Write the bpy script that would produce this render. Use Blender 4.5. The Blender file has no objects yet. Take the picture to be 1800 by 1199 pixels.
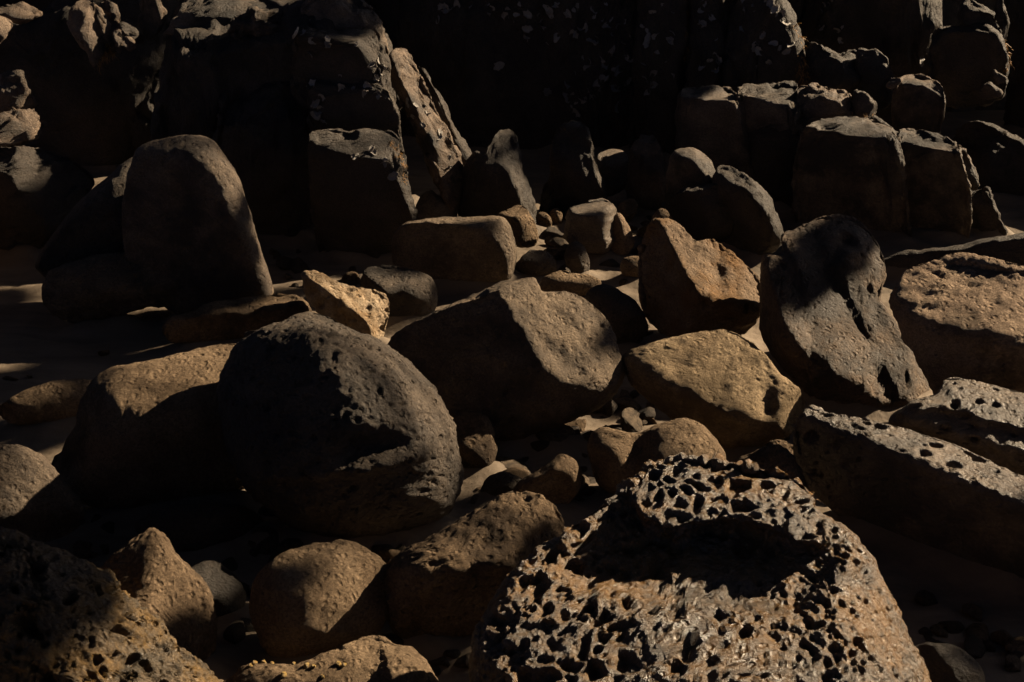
import bpy, math, random
import numpy as np

# ---------------------------------------------------------------- camera
H = 2.4; PITCH = math.radians(24.0); F = 2473.0          # F in photograph pixels (1800 wide)
CAM = np.array([0.0, 0.0, H])
FWD = np.array([0.0, math.cos(PITCH), -math.sin(PITCH)])
RGT = np.array([1.0, 0.0, 0.0])
UPV = np.array([0.0, math.sin(PITCH), math.cos(PITCH)])
SUN_AZ, SUN_EL = math.radians(24.0), math.radians(30.0)   # azimuth from +x towards +y
SUN = np.array([math.cos(SUN_EL)*math.cos(SUN_AZ), math.cos(SUN_EL)*math.sin(SUN_AZ), math.sin(SUN_EL)])

scene = bpy.context.scene
COL = scene.collection

def ray(px, py):
    return FWD + RGT*((px-900.0)/F) + UPV*((599.5-py)/F)

def ground(px, py, z=0.0):
    d = ray(px, py); return CAM + d*((z-H)/d[2])

# ---------------------------------------------------------------- noise
def _hash(ix, iy, iz, seed):
    h = (ix.astype(np.int64)*374761393 + iy.astype(np.int64)*668265263 + iz.astype(np.int64)*2147483647 + seed*1274126177) & 0xFFFFFFFF
    h = ((h ^ (h >> 13))*1274126177) & 0xFFFFFFFF
    h = ((h ^ (h >> 16))*2246822519) & 0xFFFFFFFF
    return (h ^ (h >> 15)) & 0xFFFFFFFF

_G = np.random.RandomState(5).normal(size=(256, 3)); _G /= np.linalg.norm(_G, axis=1)[:, None]

def perlin(P, seed=0):
    I = np.floor(P).astype(np.int64); f = P - I
    w = f*f*f*(f*(f*6-15)+10)
    out = 0
    for dx in (0, 1):
        wx = w[:, 0] if dx else 1-w[:, 0]
        for dy in (0, 1):
            wy = w[:, 1] if dy else 1-w[:, 1]
            for dz in (0, 1):
                wz = w[:, 2] if dz else 1-w[:, 2]
                g = _G[_hash(I[:, 0]+dx, I[:, 1]+dy, I[:, 2]+dz, seed) & 255]
                d = g[:, 0]*(f[:, 0]-dx) + g[:, 1]*(f[:, 1]-dy) + g[:, 2]*(f[:, 2]-dz)
                out = out + wx*wy*wz*d
    return out*1.5

def fbm(P, seed=0, oct=4, gain=.5, ridged=False):
    a, s, t = 1.0, 0, 0
    for o in range(oct):
        n = perlin(P*(2.03**o) + o*17.3, seed+o)
        if ridged: n = 1-2*np.abs(n)
        s = s + a*n; t += a; a *= gain
    return s/t

def worley(P, seed=0):
    """F1, F2 and a random number of the nearest cell"""
    I = np.floor(P).astype(np.int64)
    n = len(P); f1 = np.full(n, 9.0); f2 = np.full(n, 9.0); rid = np.zeros(n)
    for dx in (-1, 0, 1):
        for dy in (-1, 0, 1):
            for dz in (-1, 0, 1):
                c = I + (dx, dy, dz)
                h = _hash(c[:, 0], c[:, 1], c[:, 2], seed)
                j = np.stack([(h & 1023)/1023.0, ((h >> 10) & 1023)/1023.0, ((h >> 20) & 1023)/1023.0], 1)
                d = np.linalg.norm(c + j - P, axis=1)
                near = d < f1
                f2 = np.where(near, f1, np.minimum(f2, d))
                rid = np.where(near, (_hash(c[:, 1], c[:, 2], c[:, 0], seed+77) & 4095)/4095.0, rid)
                f1 = np.where(near, d, f1)
    return f1, f2, rid

def sstep(a, b, x):
    t = np.clip((x-a)/(b-a), 0, 1); return t*t*(3-2*t)

def smin(a, b, k):
    h = np.clip(k-np.abs(a-b), 0, None)/k
    return np.minimum(a, b) - h*h*k*.25

# ---------------------------------------------------------------- materials
def N(nt, t, **kw):
    n = nt.nodes.new(t)
    for k, v in kw.items(): setattr(n, k, v)
    return n

def rock_mat(name, dark, light, stain=None, stain_amt=.35, rough=.85, grain=.006, pore=0.0, scale=6.0, spec=.3, wet=0.0, layer=None, bump=1.0):
    m = bpy.data.materials.new(name); m.use_nodes = True
    nt = m.node_tree; nt.nodes.clear(); L = nt.links.new
    out = N(nt, 'ShaderNodeOutputMaterial'); bs = N(nt, 'ShaderNodeBsdfPrincipled'); L(bs.outputs[0], out.inputs[0])
    tc = N(nt, 'ShaderNodeTexCoord'); oi = N(nt, 'ShaderNodeObjectInfo')
    mul = N(nt, 'ShaderNodeMath', operation='MULTIPLY'); mul.inputs[1].default_value = 37.0
    L(oi.outputs['Random'], mul.inputs[0])
    add = N(nt, 'ShaderNodeVectorMath', operation='ADD'); L(tc.outputs['Object'], add.inputs[0]); L(mul.outputs[0], add.inputs[1])
    V = add.outputs[0]
    def noise(sc, det=6, rg=.6, vec=V):
        n = N(nt, 'ShaderNodeTexNoise'); n.inputs['Scale'].default_value = sc; n.inputs['Detail'].default_value = det; n.inputs['Roughness'].default_value = rg
        L(vec, n.inputs['Vector']); return n.outputs['Fac']
    def ramp(fac, p0, p1):
        r = N(nt, 'ShaderNodeMapRange'); r.inputs['From Min'].default_value = p0; r.inputs['From Max'].default_value = p1; r.interpolation_type = 'SMOOTHSTEP'
        L(fac, r.inputs['Value']); return r.outputs[0]
    def mix(a, b, fac):
        x = N(nt, 'ShaderNodeMix', data_type='RGBA')
        for sock, v in ((x.inputs[6], a), (x.inputs[7], b)):
            if isinstance(v, tuple): sock.default_value = (*v, 1)
            else: L(v, sock)
        if isinstance(fac, float): x.inputs[0].default_value = fac
        else: L(fac, x.inputs[0])
        return x.outputs[2]
    c = mix(dark, light, ramp(noise(scale, 8, .65), .32, .68))
    # speckle of separate grains
    sp = N(nt, 'ShaderNodeTexVoronoi'); sp.inputs['Scale'].default_value = 190; L(V, sp.inputs['Vector'])
    hs = N(nt, 'ShaderNodeSeparateColor'); L(sp.outputs['Color'], hs.inputs[0])
    br = N(nt, 'ShaderNodeMapRange'); br.inputs['To Min'].default_value = .72; br.inputs['To Max'].default_value = 1.25; L(hs.outputs[0], br.inputs[0])
    vm = N(nt, 'ShaderNodeVectorMath', operation='SCALE'); L(c, vm.inputs[0]); L(br.outputs[0], vm.inputs['Scale']); c = vm.outputs[0]
    if stain:
        c = mix(c, stain, (lambda o: o)(ramp(noise(scale*.55, 7, .7), .62-.3*stain_amt, .74-.2*stain_amt)))
    L(c, bs.inputs['Base Color'])
    if wet > 0:
        rr = N(nt, 'ShaderNodeMapRange'); rr.inputs['To Min'].default_value = rough; rr.inputs['To Max'].default_value = rough-wet
        L(ramp(noise(scale*.8, 5, .6), .38, .62), rr.inputs[0]); L(rr.outputs[0], bs.inputs['Roughness'])
    else:
        bs.inputs['Roughness'].default_value = rough
    bs.inputs['Specular IOR Level'].default_value = spec
    # bump
    nrm = None
    def bumpn(h, dist, strength, nrm):
        b = N(nt, 'ShaderNodeBump'); b.inputs['Distance'].default_value = dist; b.inputs['Strength'].default_value = min(strength*bump, 1.0); L(h, b.inputs['Height'])
        if nrm is not None: L(nrm, b.inputs['Normal'])
        return b.outputs[0]
    nrm = bumpn(noise(38, 7, .68), .030*max(bump, 1), .95, nrm)
    nrm = bumpn(noise(120, 5, .72), 2.0*grain*max(bump, 1), 1.0, nrm)
    if layer:
        mp = N(nt, 'ShaderNodeMapping'); mp.inputs['Rotation'].default_value = layer[1]; mp.inputs['Scale'].default_value = layer[0]
        L(tc.outputs['Object'], mp.inputs['Vector']); nrm = bumpn(noise(1.0, 5, .6, mp.outputs[0]), .05, .8, nrm)
    if pore > 0:
        dn = N(nt, 'ShaderNodeTexNoise'); dn.inputs['Scale'].default_value = 12; L(V, dn.inputs['Vector'])
        mv = N(nt, 'ShaderNodeVectorMath', operation='MULTIPLY_ADD'); mv.inputs[1].default_value = (.05, .05, .05); L(dn.outputs['Color'], mv.inputs[0]); L(V, mv.inputs[2])
        vo = N(nt, 'ShaderNodeTexVoronoi'); vo.inputs['Scale'].default_value = 38; L(mv.outputs[0], vo.inputs['Vector'])
        nrm = bumpn(ramp(vo.outputs['Distance'], .12, .42), pore, .9, nrm)
    L(nrm, bs.inputs['Normal'])
    return m

# ---------------------------------------------------------------- mesh helpers
def link(name, verts, faces, mat, loc=(0, 0, 0), parent=None, smooth=True):
    me = bpy.data.meshes.new(name)
    verts = np.asarray(verts, dtype=np.float64) - np.asarray(loc)
    if isinstance(faces, list):
        me.from_pydata([tuple(v) for v in verts], [], faces)
    else:                                          # (quads, tris) as arrays
        q, t = faces
        me.vertices.add(len(verts)); me.vertices.foreach_set('co', verts.astype(np.float32).ravel())
        idx = np.concatenate([q.ravel(), t.ravel()]).astype(np.int32)
        me.loops.add(len(idx)); me.loops.foreach_set('vertex_index', idx)
        st = np.concatenate([np.arange(len(q))*4, len(q)*4 + np.arange(len(t))*3]).astype(np.int32)
        me.polygons.add(len(st)); me.polygons.foreach_set('loop_start', st)
        me.update(calc_edges=True); me.validate()
    if smooth: me.polygons.foreach_set('use_smooth', np.ones(len(me.polygons), dtype=bool))
    me.materials.append(mat)
    o = bpy.data.objects.new(name, me); COL.objects.link(o)
    o.location = tuple(loc)
    if parent is not None: o.parent = parent
    me.update()
    return o

def tag(o, label, cat, group=None, kind=None):
    if label: o['label'] = label
    if cat: o['category'] = cat
    if group: o['group'] = group
    if kind: o['kind'] = kind
    return o

def vnormals(V, q, t):
    n = np.zeros_like(V)
    fn = np.cross(V[q[:, 2]]-V[q[:, 0]], V[q[:, 3]]-V[q[:, 1]])
    for k in range(4):
        for a in range(3): n[:, a] += np.bincount(q[:, k], fn[:, a], len(V))
    ft = np.cross(V[t[:, 1]]-V[t[:, 0]], V[t[:, 2]]-V[t[:, 0]])
    for k in range(3):
        for a in range(3): n[:, a] += np.bincount(t[:, k], ft[:, a], len(V))
    return n/np.maximum(np.linalg.norm(n, axis=1), 1e-12)[:, None]

def catmull(pts, n):
    P = np.asarray(pts, float); m = len(P)
    out = []
    for i in range(m):
        a, b, c, d = P[i-1], P[i], P[(i+1) % m], P[(i+2) % m]
        t = np.linspace(0, 1, 24, endpoint=False)[:, None]
        tn = .5
        out.append((2*t**3-3*t**2+1)*b + (t**3-2*t**2+t)*(c-a)*tn*.8 + (-2*t**3+3*t**2)*c + (t**3-t**2)*(d-b)*tn*.8)
    return np.concatenate(out)

ROCKS = {}
_seed = [11]

def rock(name, label, outline, mat, at=None, D=None, T=.75, Tb=.7, pr=2.0, pz=2.0, facets=(), auto=0, k=.12, dents=(), steps=(), rough=1.0,
         lump=1.0, pits=(), res=4.5, cat='boulder', group=None, c=None, seed=None, crack=None, strata=None, zoff=0.0):
    """One boulder. OUTLINE gives its silhouette at its own distance (photograph pixels), T / Tb its thickness towards / away from the
    viewer as a share of its half size, FACETS its broken planes (normal in right/up/toward axes, share of the support distance)."""
    _seed[0] += 7; sd = seed if seed is not None else _seed[0]
    rs = np.random.RandomState(sd)
    O = np.array(outline, float)
    lo, hi = O.min(0), O.max(0)
    c = np.array(c if c is not None else (lo+hi)/2, float)
    rc = ray(*c); W = -rc/np.linalg.norm(rc)
    Rl = RGT - (RGT@W)*W; Rl /= np.linalg.norm(Rl); Ul = np.cross(W, Rl)
    if D is None:
        g = ground(at[0], at[1]+14); P0 = CAM + rc*(((g-CAM)@W)/(rc@W))
    else:
        P0 = CAM + rc*D
    P0 = P0 + W*zoff
    s = ((P0-CAM)@FWD)/F
    S = catmull(outline, 24)
    loc2 = []
    for q in S:
        r = ray(*q); p = CAM + r*(((P0-CAM)@W)/(r@W)) - P0
        loc2.append((p@Rl, p@Ul))
    B = np.array(loc2)/s                            # px, y up
    ang = np.unwrap(np.arctan2(B[:, 1], B[:, 0]))
    rad = np.hypot(B[:, 0], B[:, 1])
    per = np.sum(np.hypot(*(np.roll(B, -1, 0)-B).T))
    ng = max(6, min(int(per/res/6.6), 190))*2; nt = 4*ng          # front: an ng x ng grid wrapped onto the outline
    # arc-length resample of the outline
    seg = np.hypot(*(np.roll(B, -1, 0)-B).T); cum = np.concatenate([[0], np.cumsum(seg)])
    ss = np.linspace(0, cum[-1], nt, endpoint=False)
    Bc = np.vstack([B, B[:1]])
    E = np.stack([np.interp(ss, cum, Bc[:, 0]), np.interp(ss, cum, Bc[:, 1])], 1)
    area = np.sum(E[:, 0]*np.roll(E[:, 1], -1) - np.roll(E[:, 0], -1)*E[:, 1])
    if area < 0: E = E[::-1]
    hw, hh = (hi-lo)/2
    R = math.sqrt(hw*hh); Rm = min(hw, hh)
    Tf, Tk = T*Rm, Tb*Rm
    nb = max(8, ng//6)
    gi, gj = np.meshgrid(np.arange(ng+1), np.arange(ng+1)); gx = (2.0*gi/ng-1).ravel(); gy = (2.0*gj/ng-1).ravel()
    rho = np.maximum(np.abs(gx), np.abs(gy)); rs_ = np.maximum(rho, 1e-9)
    right, left = (gx >= np.abs(gy)) & (gx > 0), (-gx >= np.abs(gy)) & (gx < 0)
    top_ = (gy > np.abs(gx)) & ~right & ~left
    tpar = np.where(right, gy/rs_/8, np.where(left, .5-gy/rs_/8, np.where(top_, .25-gx/rs_/8, .75+gx/rs_/8))) % 1.0
    Ec = np.vstack([E, E[:1]]); tk = tpar*nt
    ph = rho*math.pi/2
    rfr = np.sin(ph)**(2/pr); zfr = np.clip(np.cos(ph), 0, None)**(2/pz)
    Ex = np.interp(tk, np.arange(nt+1), Ec[:, 0]); Ey = np.interp(tk, np.arange(nt+1), Ec[:, 1])
    phb = np.linspace(math.pi/2, math.pi, nb+1)[1:-1]
    rb = np.sin(phb); zb = -np.abs(np.cos(phb))
    U = np.concatenate([rfr*Ex, (rb[:, None]*E[None, :, 0]).ravel(), [0]]); Vv = np.concatenate([rfr*Ey, (rb[:, None]*E[None, :, 1]).ravel(), [0]])
    Z = np.concatenate([zfr*Tf, np.repeat(zb*Tk, nt), [-Tk]])
    nfv = (ng+1)**2
    r_all = np.concatenate([rfr, np.repeat(rb, nt), [0]])
    fl = list(facets)
    for i in range(auto):
        th = rs.uniform(0, 2*math.pi); ph = math.radians(rs.uniform(12, 62))
        fl.append((math.sin(ph)*math.cos(th), math.sin(ph)*math.sin(th), math.cos(ph), rs.uniform(.68, .86)))
    z = Z[:nfv].copy(); kk = k*Rm; zb_ = Z[nfv:].copy()
    for n in fl:
        nx, ny, nz = np.array(n[:3], float)/np.linalg.norm(n[:3]); nz = max(nz, .02)
        if isinstance(n[3], tuple):
            px, py, pzv = n[3][-3:]; d = nx*(px-c[0]) + ny*(c[1]-py) + nz*pzv
        else:
            d = n[3]*math.sqrt((hw*nx)**2 + (hh*ny)**2 + (Tf*nz)**2)
        kf = n[4]*Rm if len(n) > 4 else kk
        pl = (d - nx*U - ny*Vv)/nz
        z = smin(z, pl[:nfv], kf); zb_ = np.minimum(zb_, pl[nfv:]-.5)
    PXx, PXy = c[0]+U[:nfv], c[1]-Vv[:nfv]
    edge = 1-r_all[:nfv]**6
    for d in dents:                                  # (px, py, rx, ry, angle deg, depth px) >0 digs in
        dx, dy = PXx-d[0], PXy-d[1]; a = math.radians(d[4])
        ex, ey = dx*math.cos(a)+dy*math.sin(a), -dx*math.sin(a)+dy*math.cos(a)
        z = z - d[5]*np.exp(-((ex/d[2])**2+(ey/d[3])**2))*edge
    for st in steps:                                 # (polyline, height px, softness px): everything above the line stands out
        pl, h, so = st[:3]
        w_ = fbm(np.stack([PXx/40, PXy/40, np.full(nfv, sd*.37)], 1), sd, 3)*14
        yl = np.interp(PXx, [p[0] for p in pl], [p[1] for p in pl]) + w_
        z = z + h*sstep(-so, so, yl-PXy)*edge
    Z[:nfv] = np.maximum(z, -1.2*Tk); Z[nfv:] = np.maximum(zb_, -1.4*Tk)
    V = P0 + s*(U[:, None]*Rl + Vv[:, None]*Ul + Z[:, None]*W)
    A = (gj.ravel()*(ng+1)+gi.ravel()).reshape(ng+1, ng+1)
    qf = np.stack([A[:-1, :-1], A[:-1, 1:], A[1:, 1:], A[1:, :-1]], -1).reshape(-1, 4)
    rim = np.where(rho > 1-1e-9)[0]; order = np.empty(nt, int); order[np.round(tpar[rim]*nt).astype(int) % nt] = rim
    j = np.arange(nt); j2 = (j+1) % nt; rings = [order]+[nfv+i*nt+j for i in range(nb-1)]
    q = [qf]
    for a_, b_ in zip(rings, rings[1:]): q.append(np.stack([a_[j], b_[j], b_[j2], a_[j2]], 1))
    q = np.concatenate(q); last = rings[-1]
    t = np.stack([np.full(nt, len(V)-1), last[j2], last[j]], 1)
    # surface relief along the normals
    def P(sc): return V/(s*sc) + sd*1.37
    n = vnormals(V, q, t)
    d = lump*R*(.055*fbm(P(R*1.1), sd, 3) + .018*fbm(P(R*.3), sd+3, 3) - .030*np.abs(fbm(P(R*.75), sd+15, 3)) - .014*np.abs(fbm(P(R*.28), sd+16, 3)))
    if strata:                                       # (normal in right/up/toward axes, spacing px, depth px)
        sn, sp, dp = strata; sn = np.array(sn, float); sn /= np.linalg.norm(sn)
        h = (U*sn[0]+Vv*sn[1]+Z*sn[2])/sp + 0.6*fbm(P(sp*7), sd+9, 2)
        ci = np.floor(h); fr = h-ci
        rnd = (_hash(ci.astype(np.int64), ci.astype(np.int64)*3, ci.astype(np.int64)*5, sd) & 1023)/1023.0
        d = d + dp*(rnd-.6) - dp*.7*(1-sstep(0, .14, np.minimum(fr, 1-fr)))
    if crack:                                        # (spacing px, depth px, stretch right/up/toward)
        sp, dp, stc = crack
        Q = np.stack([U/stc[0], Vv/stc[1], Z/stc[2]], 1)/sp + sd*.7
        Q = Q + .22*np.stack([fbm(P(sp*1.2), sd+5, 3), fbm(P(sp*1.2), sd+6, 3), fbm(P(sp*1.2), sd+8, 3)], 1)
        f1, f2, rid = worley(Q, sd)
        d = d - dp*.45*(1-sstep(0, .07, f2-f1))*sstep(-.25, .3, fbm(P(sp*1.5), sd+12, 2)) + dp*1.5*(rid-.5)*sstep(0, .1, f2-f1)
    V = V + n*(d*s)[:, None]
    n = vnormals(V, q, t)
    d = rough*(3.2*fbm(P(46), sd+21, 4) + 2.3*fbm(P(14), sd+22, 3))
    V2 = V + n*(d*s)[:, None]
    for pt in pits:
        sc, dp, kind = pt['sc'], pt['dp'], pt.get('kind', 'hole')
        st3 = pt.get('st', (1, 1, 1))
        Q = np.stack([U/st3[0], Vv/st3[1], Z/st3[2]], 1)/sc + sd*.31
        Q = Q + pt.get('warp', .25)*np.stack([fbm(P(sc*1.3), sd+31, 2), fbm(P(sc*1.3), sd+32, 2), fbm(P(sc*1.3), sd+33, 2)], 1)
        f1, f2, rid = worley(Q, sd+40+int(sc))
        if kind == 'hole':
            pb = pt.get('prob', .6); rmax = pt.get('r', .48)
            r_ = rmax*(.35+.65*((rid*7.13) % 1.0)); on = (rid < pb).astype(float)
            d = -1.35*dp*on*(1-sstep(.30*r_, 1.0*r_, f1))*(r_/rmax) + .10*dp*on*np.exp(-((f1-1.15*r_)/(.3*r_))**2)
        else:
            fl_ = pt.get('flat', .04); d = -dp*sstep(fl_, fl_+pt.get('wall', .36), f2-f1)*(.45+.55*rid)
        m = np.ones(len(Z))
        if 'mask' in pt:                             # soft ellipses in the rock's own plane
            m = np.zeros(len(Z))
            for (mx, my, ax, ay) in pt['mask']:
                e = np.hypot((c[0]+U-mx)/ax, (c[1]-Vv-my)/ay) + .35*fbm(P(70), sd+50, 3)
                m = np.maximum(m, 1-sstep(.75, 1.15, e))
        if 'cov' in pt:
            m = m*sstep(-.12, .12, fbm(P(pt.get('covsc', 90)), sd+60, 3) + pt['cov'])
        V2 = V2 + n*(d*m*s)[:, None]
    lowz = V2[:, 2].min()
    loc = (float(P0[0]), float(P0[1]), float(max(lowz, -0.05)))
    o = link(name, V2, (q, t), mat, loc)
    tag(o, label, cat, group)
    n2 = vnormals(V2, q, t)
    ROCKS.setdefault(name, []).append(o)
    o_data = dict(obj=o, V=V2[:nfv], N=n2[:nfv], px=PXx, py=PXy, s=s)
    DATA[label] = o_data
    return o
DATA = {}
# ---------------------------------------------------------------- materials of the place
tan = rock_mat('tan_sandstone', (.130, .090, .056), (.225, .162, .104), stain=(.075, .052, .033), rough=.9, pore=.006, spec=.15)
tan2 = rock_mat('brown_sandstone', (.112, .077, .048), (.220, .155, .098), stain=(.06, .042, .028), stain_amt=.5, rough=.9, pore=.008, spec=.15, bump=1.2)
olive = rock_mat('olive_sandstone', (.20, .143, .085), (.320, .240, .150), stain=(.13, .094, .055), stain_amt=.6, rough=.88, pore=.004, spec=.15)
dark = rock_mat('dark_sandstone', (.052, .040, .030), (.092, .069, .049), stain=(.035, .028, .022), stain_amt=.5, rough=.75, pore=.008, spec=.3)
grey = rock_mat('grey_brown_sandstone', (.110, .082, .057), (.205, .152, .102), stain=(.07, .053, .038), stain_amt=.6, rough=.8, pore=.006, spec=.25)
pink = rock_mat('pinkish_sandstone', (.20, .140, .096), (.32, .232, .160), stain=(.11, .079, .053), rough=.88, pore=.006, spec=.2, bump=1.3)
pale = rock_mat('pale_ochre_sandstone', (.33, .245, .16), (.48, .38, .265), stain=(.24, .155, .08), stain_amt=.6, rough=.8, pore=.008, spec=.25, bump=1.4)
orange = rock_mat('rusty_sandstone', (.13, .090, .058), (.235, .166, .110), stain=(.17, .095, .04), stain_amt=.5, rough=.85, pore=.005, spec=.2)
slabm = rock_mat('weathered_slab_stone', (.080, .053, .033), (.155, .103, .063), stain=(.040, .030, .022), stain_amt=.55, rough=.78, wet=.2, pore=.006, spec=.3)
umber = rock_mat('dark_brown_sandstone', (.070, .051, .037), (.15, .112, .078), stain=(.045, .034, .026), stain_amt=.5, rough=.75, pore=.006, spec=.3)
honey = rock_mat('wet_honeycomb_stone', (.050, .036, .024), (.108, .078, .050), stain=(.15, .078, .02), stain_amt=.8, rough=.42, wet=.18, pore=.004, spec=.65, scale=9, bump=1.0)
pitted = rock_mat('pitted_grey_stone', (.095, .071, .051), (.19, .142, .10), stain=(.05, .039, .029), stain_amt=.6, rough=.6, wet=.2, pore=.004, spec=.5)
mossy = rock_mat('mossy_stone', (.060, .046, .029), (.155, .108, .060), stain=(.17, .10, .03), stain_amt=.6, rough=.6, wet=.2, pore=.006, spec=.4, scale=12, bump=1.5)
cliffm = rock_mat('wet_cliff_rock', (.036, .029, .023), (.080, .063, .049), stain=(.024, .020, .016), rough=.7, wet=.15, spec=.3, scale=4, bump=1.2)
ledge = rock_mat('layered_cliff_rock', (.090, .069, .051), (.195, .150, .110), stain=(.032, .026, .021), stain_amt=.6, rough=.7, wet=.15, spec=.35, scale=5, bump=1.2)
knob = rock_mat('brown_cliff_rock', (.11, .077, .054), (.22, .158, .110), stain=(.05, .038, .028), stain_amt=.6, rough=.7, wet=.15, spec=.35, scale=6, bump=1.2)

def BF(x0, y0, x1, t, t2, z, slope=0.0):
    """top, front and right face of a squarish block: corner lines T below the top and T2 inside the right edge, Z towards the viewer"""
    cx = (x0+x1)/2
    return [(slope, .92, .40, ('x', cx, y0+t, z), .05), (-.22, -.36, .90, ('x', cx, y0+t, z), .06), (.86, .08, .50, ('x', x1-t2, y0+t, z), .05)]

GB = 'boulders on the sand'; GC = 'blocks of the dark cliff'; GS = 'small stones between the boulders'

# ---------------------------------------------------------------- boulders of the foreground and middle
rock('boulder', 'big rounded dark boulder full of small holes with a low ledge across its face',
     [(384,705),(392,650),(412,606),(450,581),(500,566),(548,563),(600,575),(660,598),(715,632),(757,675),(785,718),(800,762),(813,832),(807,872),(788,902),(745,925),(680,945),(600,950),(520,930),(440,870),(398,790)],
     dark, at=(600,948), T=0.95, pr=2.1, pz=2.1, group=GB, res=3.2, lump=.7, c=(600,745),
     facets=[(-.6,.15,.8,.84,.3)],
     dents=[(650,782,50,20,-8,34),(608,804,20,16,0,12),(715,816,100,16,-10,-12),(520,700,60,90,20,8)],
     steps=[([(380,850),(560,842),(600,826),(650,824),(720,806),(815,785)],20,8)],
     pits=[dict(sc=24,dp=7,prob=.9,r=.42,warp=.5,mask=[(640,710,210,200)]), dict(sc=14,dp=4,prob=.8,r=.48,warp=.5), dict(sc=42,dp=6,prob=.4,r=.42,warp=.5,mask=[(640,720,200,160)])], rough=1.9)
rock('boulder', 'dark flat stone whose crest shows just behind the big rounded holed boulder',
     [(428,590),(455,578),(500,562),(520,551),(548,547),(580,556),(605,572),(620,590),(640,640),(560,690),(470,660)], dark, at=(540,700), T=.5, auto=4, group=GB)

rock('boulder', 'tan grainy boulder with sunlit top and shaded right half, left of the big holed boulder',
     [(80,840),(110,780),(132,745),(140,705),(162,664),(200,642),(280,630),(340,612),(395,603),(450,612),(480,700),(470,820),(400,880),(290,895),(170,890),(105,880)],
     tan, at=(300,893), T=.85, pr=2.2, group=GB, c=(285,745), lump=.8, k=.2, rough=1.3,
     facets=[(-.05,.80,.62,.74,.25),(-.8,.1,.55,.74,.2),(.15,-.50,.86,.70,.25),(.55,.10,.8,.80,.2)],
     pits=[dict(sc=15,dp=2.6,prob=.5,r=.42)])

rock('boulder', 'small low brown boulder on shaded sand with only its right end sunlit',
     [(-5,720),(20,698),(60,678),(110,667),(150,665),(190,680),(200,715),(160,740),(80,750),(20,745)], tan, at=(90,748), T=.7, auto=2, group=GB, lump=.8)

rock('boulder', 'rough brown boulder cut by the left edge above the mossy pitted rock',
     [(-60,800),(-20,783),(20,779),(42,785),(76,802),(108,838),(138,875),(150,905),(125,940),(50,958),(-60,950),(-90,870)], umber, at=(40,995), T=.7, group=GB, rough=1.5,
     facets=[(.72,.55,.42,.80,.08),(.16,.16,.97,.70),(.2,-.6,.77,.80)])

rock('boulder', 'mossy dark rock with ragged holes filling the lower left corner',
     [(-90,980),(-50,940),(0,925),(40,945),(90,966),(150,986),(198,1010),(222,1050),(272,1086),(312,1130),(368,1182),(405,1240),(360,1330),(180,1370),(-90,1370)], mossy, at=(150,1330), T=.75,
     group=GB, res=3.0, c=(110,1170), lump=1.1, rough=2.6, facets=[(.38,.55,.74,.72,.3),(-.35,.1,.93,.80,.3)],
     pits=[dict(sc=66,dp=38,prob=.9,r=.58,warp=.8), dict(sc=36,dp=20,prob=.85,r=.56,warp=.8), dict(sc=18,dp=8,prob=.8,r=.54,warp=.6)])

rock('boulder', 'tan peaked boulder with coarse grain, behind the mossy holed rock at lower left',
     [(150,1030),(178,988),(218,955),(250,936),(268,930),(290,940),(310,970),(345,1004),(374,1038),(383,1090),(378,1150),(345,1195),(250,1190),(180,1130)], tan2, at=(300,1192), T=.75, group=GB, rough=1.7, c=(275,1065),
     facets=[(.42,.22,.88,.72,.12),(-.45,.35,.82,.8,.15)], pits=[dict(sc=14,dp=3.2,prob=.55,r=.45)])

rock('boulder', 'smooth boulder half in shadow between the peaked tan and the diagonal boulder',
     [(438,1080),(447,1022),(478,982),(540,957),(610,950),(660,974),(692,1008),(690,1060),(668,1110),(610,1142),(525,1166),(468,1150)], tan, at=(560,1165), T=.8, group=GB, lump=.7,
     facets=[(.0,.75,.66,.80,.3),(.5,.0,.86,.82,.3)], strata=((.25,.95,.15),15,1.6))

rock('boulder', 'sunlit sandy rock slab cut by the bottom edge with snails along its top',
     [(385,1215),(410,1185),(440,1168),(520,1165),(590,1143),(640,1119),(672,1118),(694,1132),(722,1137),(750,1160),(768,1190),(790,1240),(720,1300),(560,1310),(420,1290)], tan, at=(600,1290), T=.6, group=GB, rough=1.8, c=(590,1215),
     facets=[(.05,.84,.54,.74,.2),(.1,.35,.9,.82)], steps=[([(380,1100),(660,1100),(700,1300),(800,1300)],14,12)], pits=[dict(sc=16,dp=3.5,prob=.5,r=.45)])

rock('boulder', 'rough brown boulder lying diagonally with a sunlit lumpy top and black underside',
     [(672,1005),(700,974),(745,948),(790,922),(850,890),(905,865),(945,868),(978,890),(995,935),(975,1000),(915,1075),(845,1120),(760,1140),(700,1118),(676,1060)], tan2, at=(780,1140), T=.85, group=GB, rough=2.6, c=(825,1000),
     facets=[(.04,.62,.78,('x',830,955,72),.14),(.15,-.60,.78,('x',800,1015,86),.16),(.75,.1,.65,.80,.12)], dents=[(850,960,30,14,-30,9),(780,990,24,12,-20,8)], pits=[dict(sc=26,dp=6,prob=.5,r=.5), dict(sc=12,dp=3,prob=.5,r=.45)])

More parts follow.
